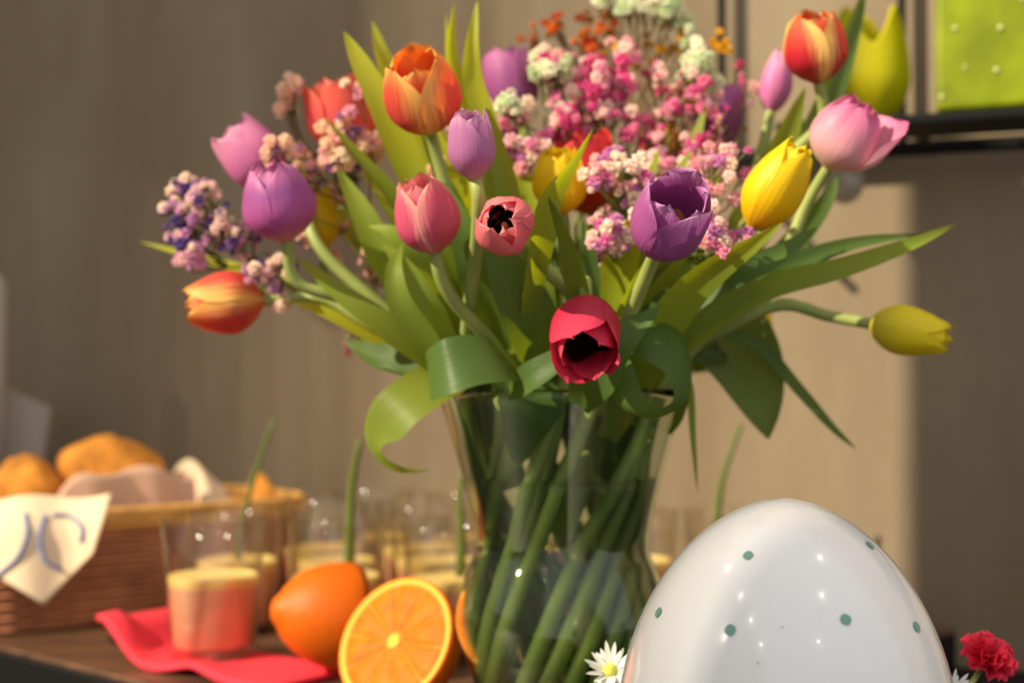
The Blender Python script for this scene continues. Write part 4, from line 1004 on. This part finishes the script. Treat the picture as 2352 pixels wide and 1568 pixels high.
for pts in ([(58, 1178), (62, 1225), (40, 1280), (-6, 1322)], [(104, 1182), (92, 1230), (104, 1285), (140, 1308)], [(120, 1182), (158, 1184), (188, 1210), (186, 1244)]):
    path = catmull([P(x, y, corner_d(x, y) - 0.0022) for x, y in pts], 20); V, Fc = tube(path, 0.0017, 6); obj('stitched_curve', V, Fc, M['blue_thread'], cl)
def fold_fn(u, v):
    x = -0.092 + 0.142 * u; top = 0.134 + 0.008 * math.sin(PI * u) - 0.03 * (1 - min(1, u * 4)) ** 2 + 0.004 * math.sin(u * 12)
    if v < 0.72: k = v / 0.72; y = -0.080 + 0.016 * k + 0.003 * math.sin(u * 15); z = 0.060 + (top - 0.060) * k
    else: k = (v - 0.72) / 0.28; y = -0.064 + 0.016 * math.sin(k * PI / 2) + 0.003 * math.sin(u * 15); z = top - 0.028 * k * k
    return inb(x, y, z)
cloth('bread_cloth', fold_fn, 36, 20, 'cloth_pink', 'beige pink cloth folded over the bread in the basket')
def peak_fn(u, v):
    x = 0.056 + 0.056 * u; y = -0.074 + 0.13 * v; e = max(0, math.sin(PI * u)) ** 0.35 * max(0, math.sin(PI * v)) ** 0.45
    pk = 0.128 + 0.030 * math.exp(-((u - 0.22) / 0.16) ** 2) + 0.004 * math.sin(u * 13 + v * 5)
    return inb(x, y, 0.055 + (pk - 0.055) * e)
cloth('peaked_cloth', peak_fn, 24, 24, 'cloth', 'pale cloth standing in a peak at the far end of the basket')

# ------------------------------------------------------------------ paper card on the far left
M['paper'] = simple('grey_paper', (176, 164, 152), 0.85, 0.2)
cd = thing('folded_card', (gx(55, 1.6), 1.6, BOARD_Z), 'grey folded paper card standing behind the bread basket', 'card')
for s_, nm in ((0, 'front_leaf'), (1, 'back_leaf')):
    p = [P(15, 890, 1.60 + .05 * s_), P(118, 935, 1.60 + .05 * s_), P(60, 1330, 1.60 + .08 * s_), P(-30, 1330, 1.60 + .08 * s_)]
    p[2].z = p[3].z = BOARD_Z + 0.0012
    o = obj(nm, p, [(0, 1, 2, 3)], M['paper'], cd, smooth=False); q = o.modifiers.new('thick', 'SOLIDIFY'); q.thickness = .002
pst = P(-14, 630, 1.565)
V, Fc = tube([Vector((pst.x, pst.y, BOARD_Z)), Vector((pst.x, pst.y, pst.z - .01)), pst], lambda t: 0.014 if t < .9 else 0.006, 14)
tag(obj('grey_post', V, Fc, M['paper'], loc=(pst.x, pst.y, BOARD_Z)), 'tall slim grey post standing at the left beside the folded card', 'post')

# ------------------------------------------------------------------ things on the shelf
M['lime'] = simple('lime_glaze', (178, 170, 0), 0.5, 0.25)
M['lime_glass'] = simple('lime_glass', (124, 138, 4), 0.4, 0.3, var=0.3, vscale=22)
M['drop'] = simple('pale_drop', (214, 222, 150), 0.15, 0.6)
lp = wp(2000, 0.145); tc_ = Vector((0, 0, 0))
def on_ledge(px, back=0.145): q = wp(px, back); return Vector((q.x, q.y, LEDGE_Z))
c = on_ledge(1998); dl = c.y
R_ = S(93, dl); ztop = P(1998, 18, dl).z; H_ = ztop - LEDGE_Z
lt = thing('tulip_ornament', c, 'lime green glazed tulip shaped cup with pointed rim on the shelf', 'ornament')
sg = 72; V = []; Fc = []; nz_ = 22
for s_ in (0, 1):
    for j in range(nz_ + 1):
        v = j / nz_ if s_ == 0 else 1 - j / nz_
        for k in range(sg):
            a = 2 * PI * k / sg; lob = abs(math.cos(1.5 * (a + PI / 6 + 0.12))) ** 0.85
            zt = H_ * (0.64 + 0.36 * lob ** 1.7); z = zt * v
            t = z / H_; r = R_ * (0.55 + 0.45 * math.sin(PI / 2 * min(1, t / .38)) if t < .38 else 1 - 0.30 * ((t - .38) / .62) ** 1.8)
            r *= (1 + 0.03 * (lob - .5)); r -= 0.0035 * s_
            if s_ == 1 and v < .04: r = 0.0001; z = 0.004
            if s_ == 0 and j == 0: r *= .98
            V.append(c + Vector((r * math.cos(a), r * math.sin(a), z)))
nn_ = 2 * (nz_ + 1)
for j in range(nn_ - 1):
    for k in range(sg): Fc.append((j * sg + k, j * sg + (k + 1) % sg, (j + 1) * sg + (k + 1) % sg, (j + 1) * sg + k))
Fc.append(tuple(range(sg - 1, -1, -1)))
obj('cup', V, Fc, M['lime'], lt)
c = on_ledge(2278, 0.145); w_ = S(226, c.y)
lg = thing('lime_candle', c, 'square lime green glass candle block with pale drops on the shelf', 'candle')
V, Fc = boxv((c.x, c.y, LEDGE_Z + 0.085), (w_, 0.072, 0.17), WANG); bevel(obj('glass_block', V, Fc, M['lime_glass'], lg, smooth=False), 0.006, 3)
fc = Vector((c.x, c.y, 0)) + WN * 0.0365
for i in range(11):
    q = fc + WT * (-.42 + .84 * ((i * 7) % 11 + rnd.uniform(-1, 1.5)) / 11) * w_; V, Fc = sphere((q.x, q.y, LEDGE_Z + .012 + .12 * (i + rnd.random()) / 11), rnd.uniform(.0012, .003), 10, 6, (1, 1, 1)); obj('drop', V, Fc, M['drop'], lg)  # pale beads stand in for highlights on the lime glass
V, Fc = tube([Vector((c.x, c.y, LEDGE_Z + .168)), Vector((c.x, c.y, LEDGE_Z + .182))], .001, 5); obj('wick', V, Fc, M['black'], lg)
# hanging pale egg under the shelf
M['bauble'] = simple('pale_grey_glass', (170, 160, 140), 0.2, 0.5, coat=0.4)
hb = P(1940, 412, 1.27); he = thing('hanging_egg', hb, 'pale grey egg bauble hanging under the shelf behind the pink tulip', 'ornament')
V, Fc = sphere(hb, S(46, 1.27), 24, 16, (1, 1, 1.25)); obj('egg_bauble', V, Fc, M['bauble'], he)
V, Fc = tube([hb + Vector((0, 0, S(54, 1.27))), Vector((hb.x, hb.y, SHZ + .002))], .0007, 5); obj('thread', V, Fc, M['black'], he)

# ------------------------------------------------------------------ spot lamps of the room, above and behind the viewer
M['bulb'] = bpy.data.materials.new('warm_bulb'); M['bulb'].use_nodes = True
_t = M['bulb'].node_tree; _t.nodes.remove(_t.nodes['Principled BSDF']); _e = _t.nodes.new('ShaderNodeEmission'); _e.inputs[0].default_value = (1, .88, .68, 1); _e.inputs[1].default_value = 160
_t.links.new(_e.outputs[0], _t.nodes['Material Output'].inputs[0])
for rx, ys in ((0.72, (0.55, -0.1, -1.1)), (-0.85, (0.9, 0.2, -0.35, -1.0))):
    side = 'over the egg' if rx > 0 else 'towards the window'
    rl = wall_y(rx) - 0.02; rail = thing('lamp_rail', (rx, rl, 2.5), 'black ceiling rail carrying spot lamps ' + side, 'rail')
    V, Fc = boxv((rx, (rl - 1.3) / 2, 2.5), (.03, rl + 1.3, .025)); obj('rail_bar', V, Fc, M['black'], rail, smooth=False)
    for y in ys:
        sp = thing('spot_lamp', (rx, y, 2.4875), 'small black spot lamp with warm bulb on the rail ' + side, 'lamp', 'spot lamps on the rail ' + side)
        V, Fc = lathe([(.012, 2.4874), (.03, 2.45), (.034, 2.405), (.031, 2.405), (.026, 2.45), (.008, 2.475)], (rx, y, 0), 20); obj('lamp_shade', V, Fc, M['black'], sp)
        V, Fc = sphere((rx, y, 2.412), .02, 12, 8); obj('bulb', V, Fc, M['bulb'], sp)
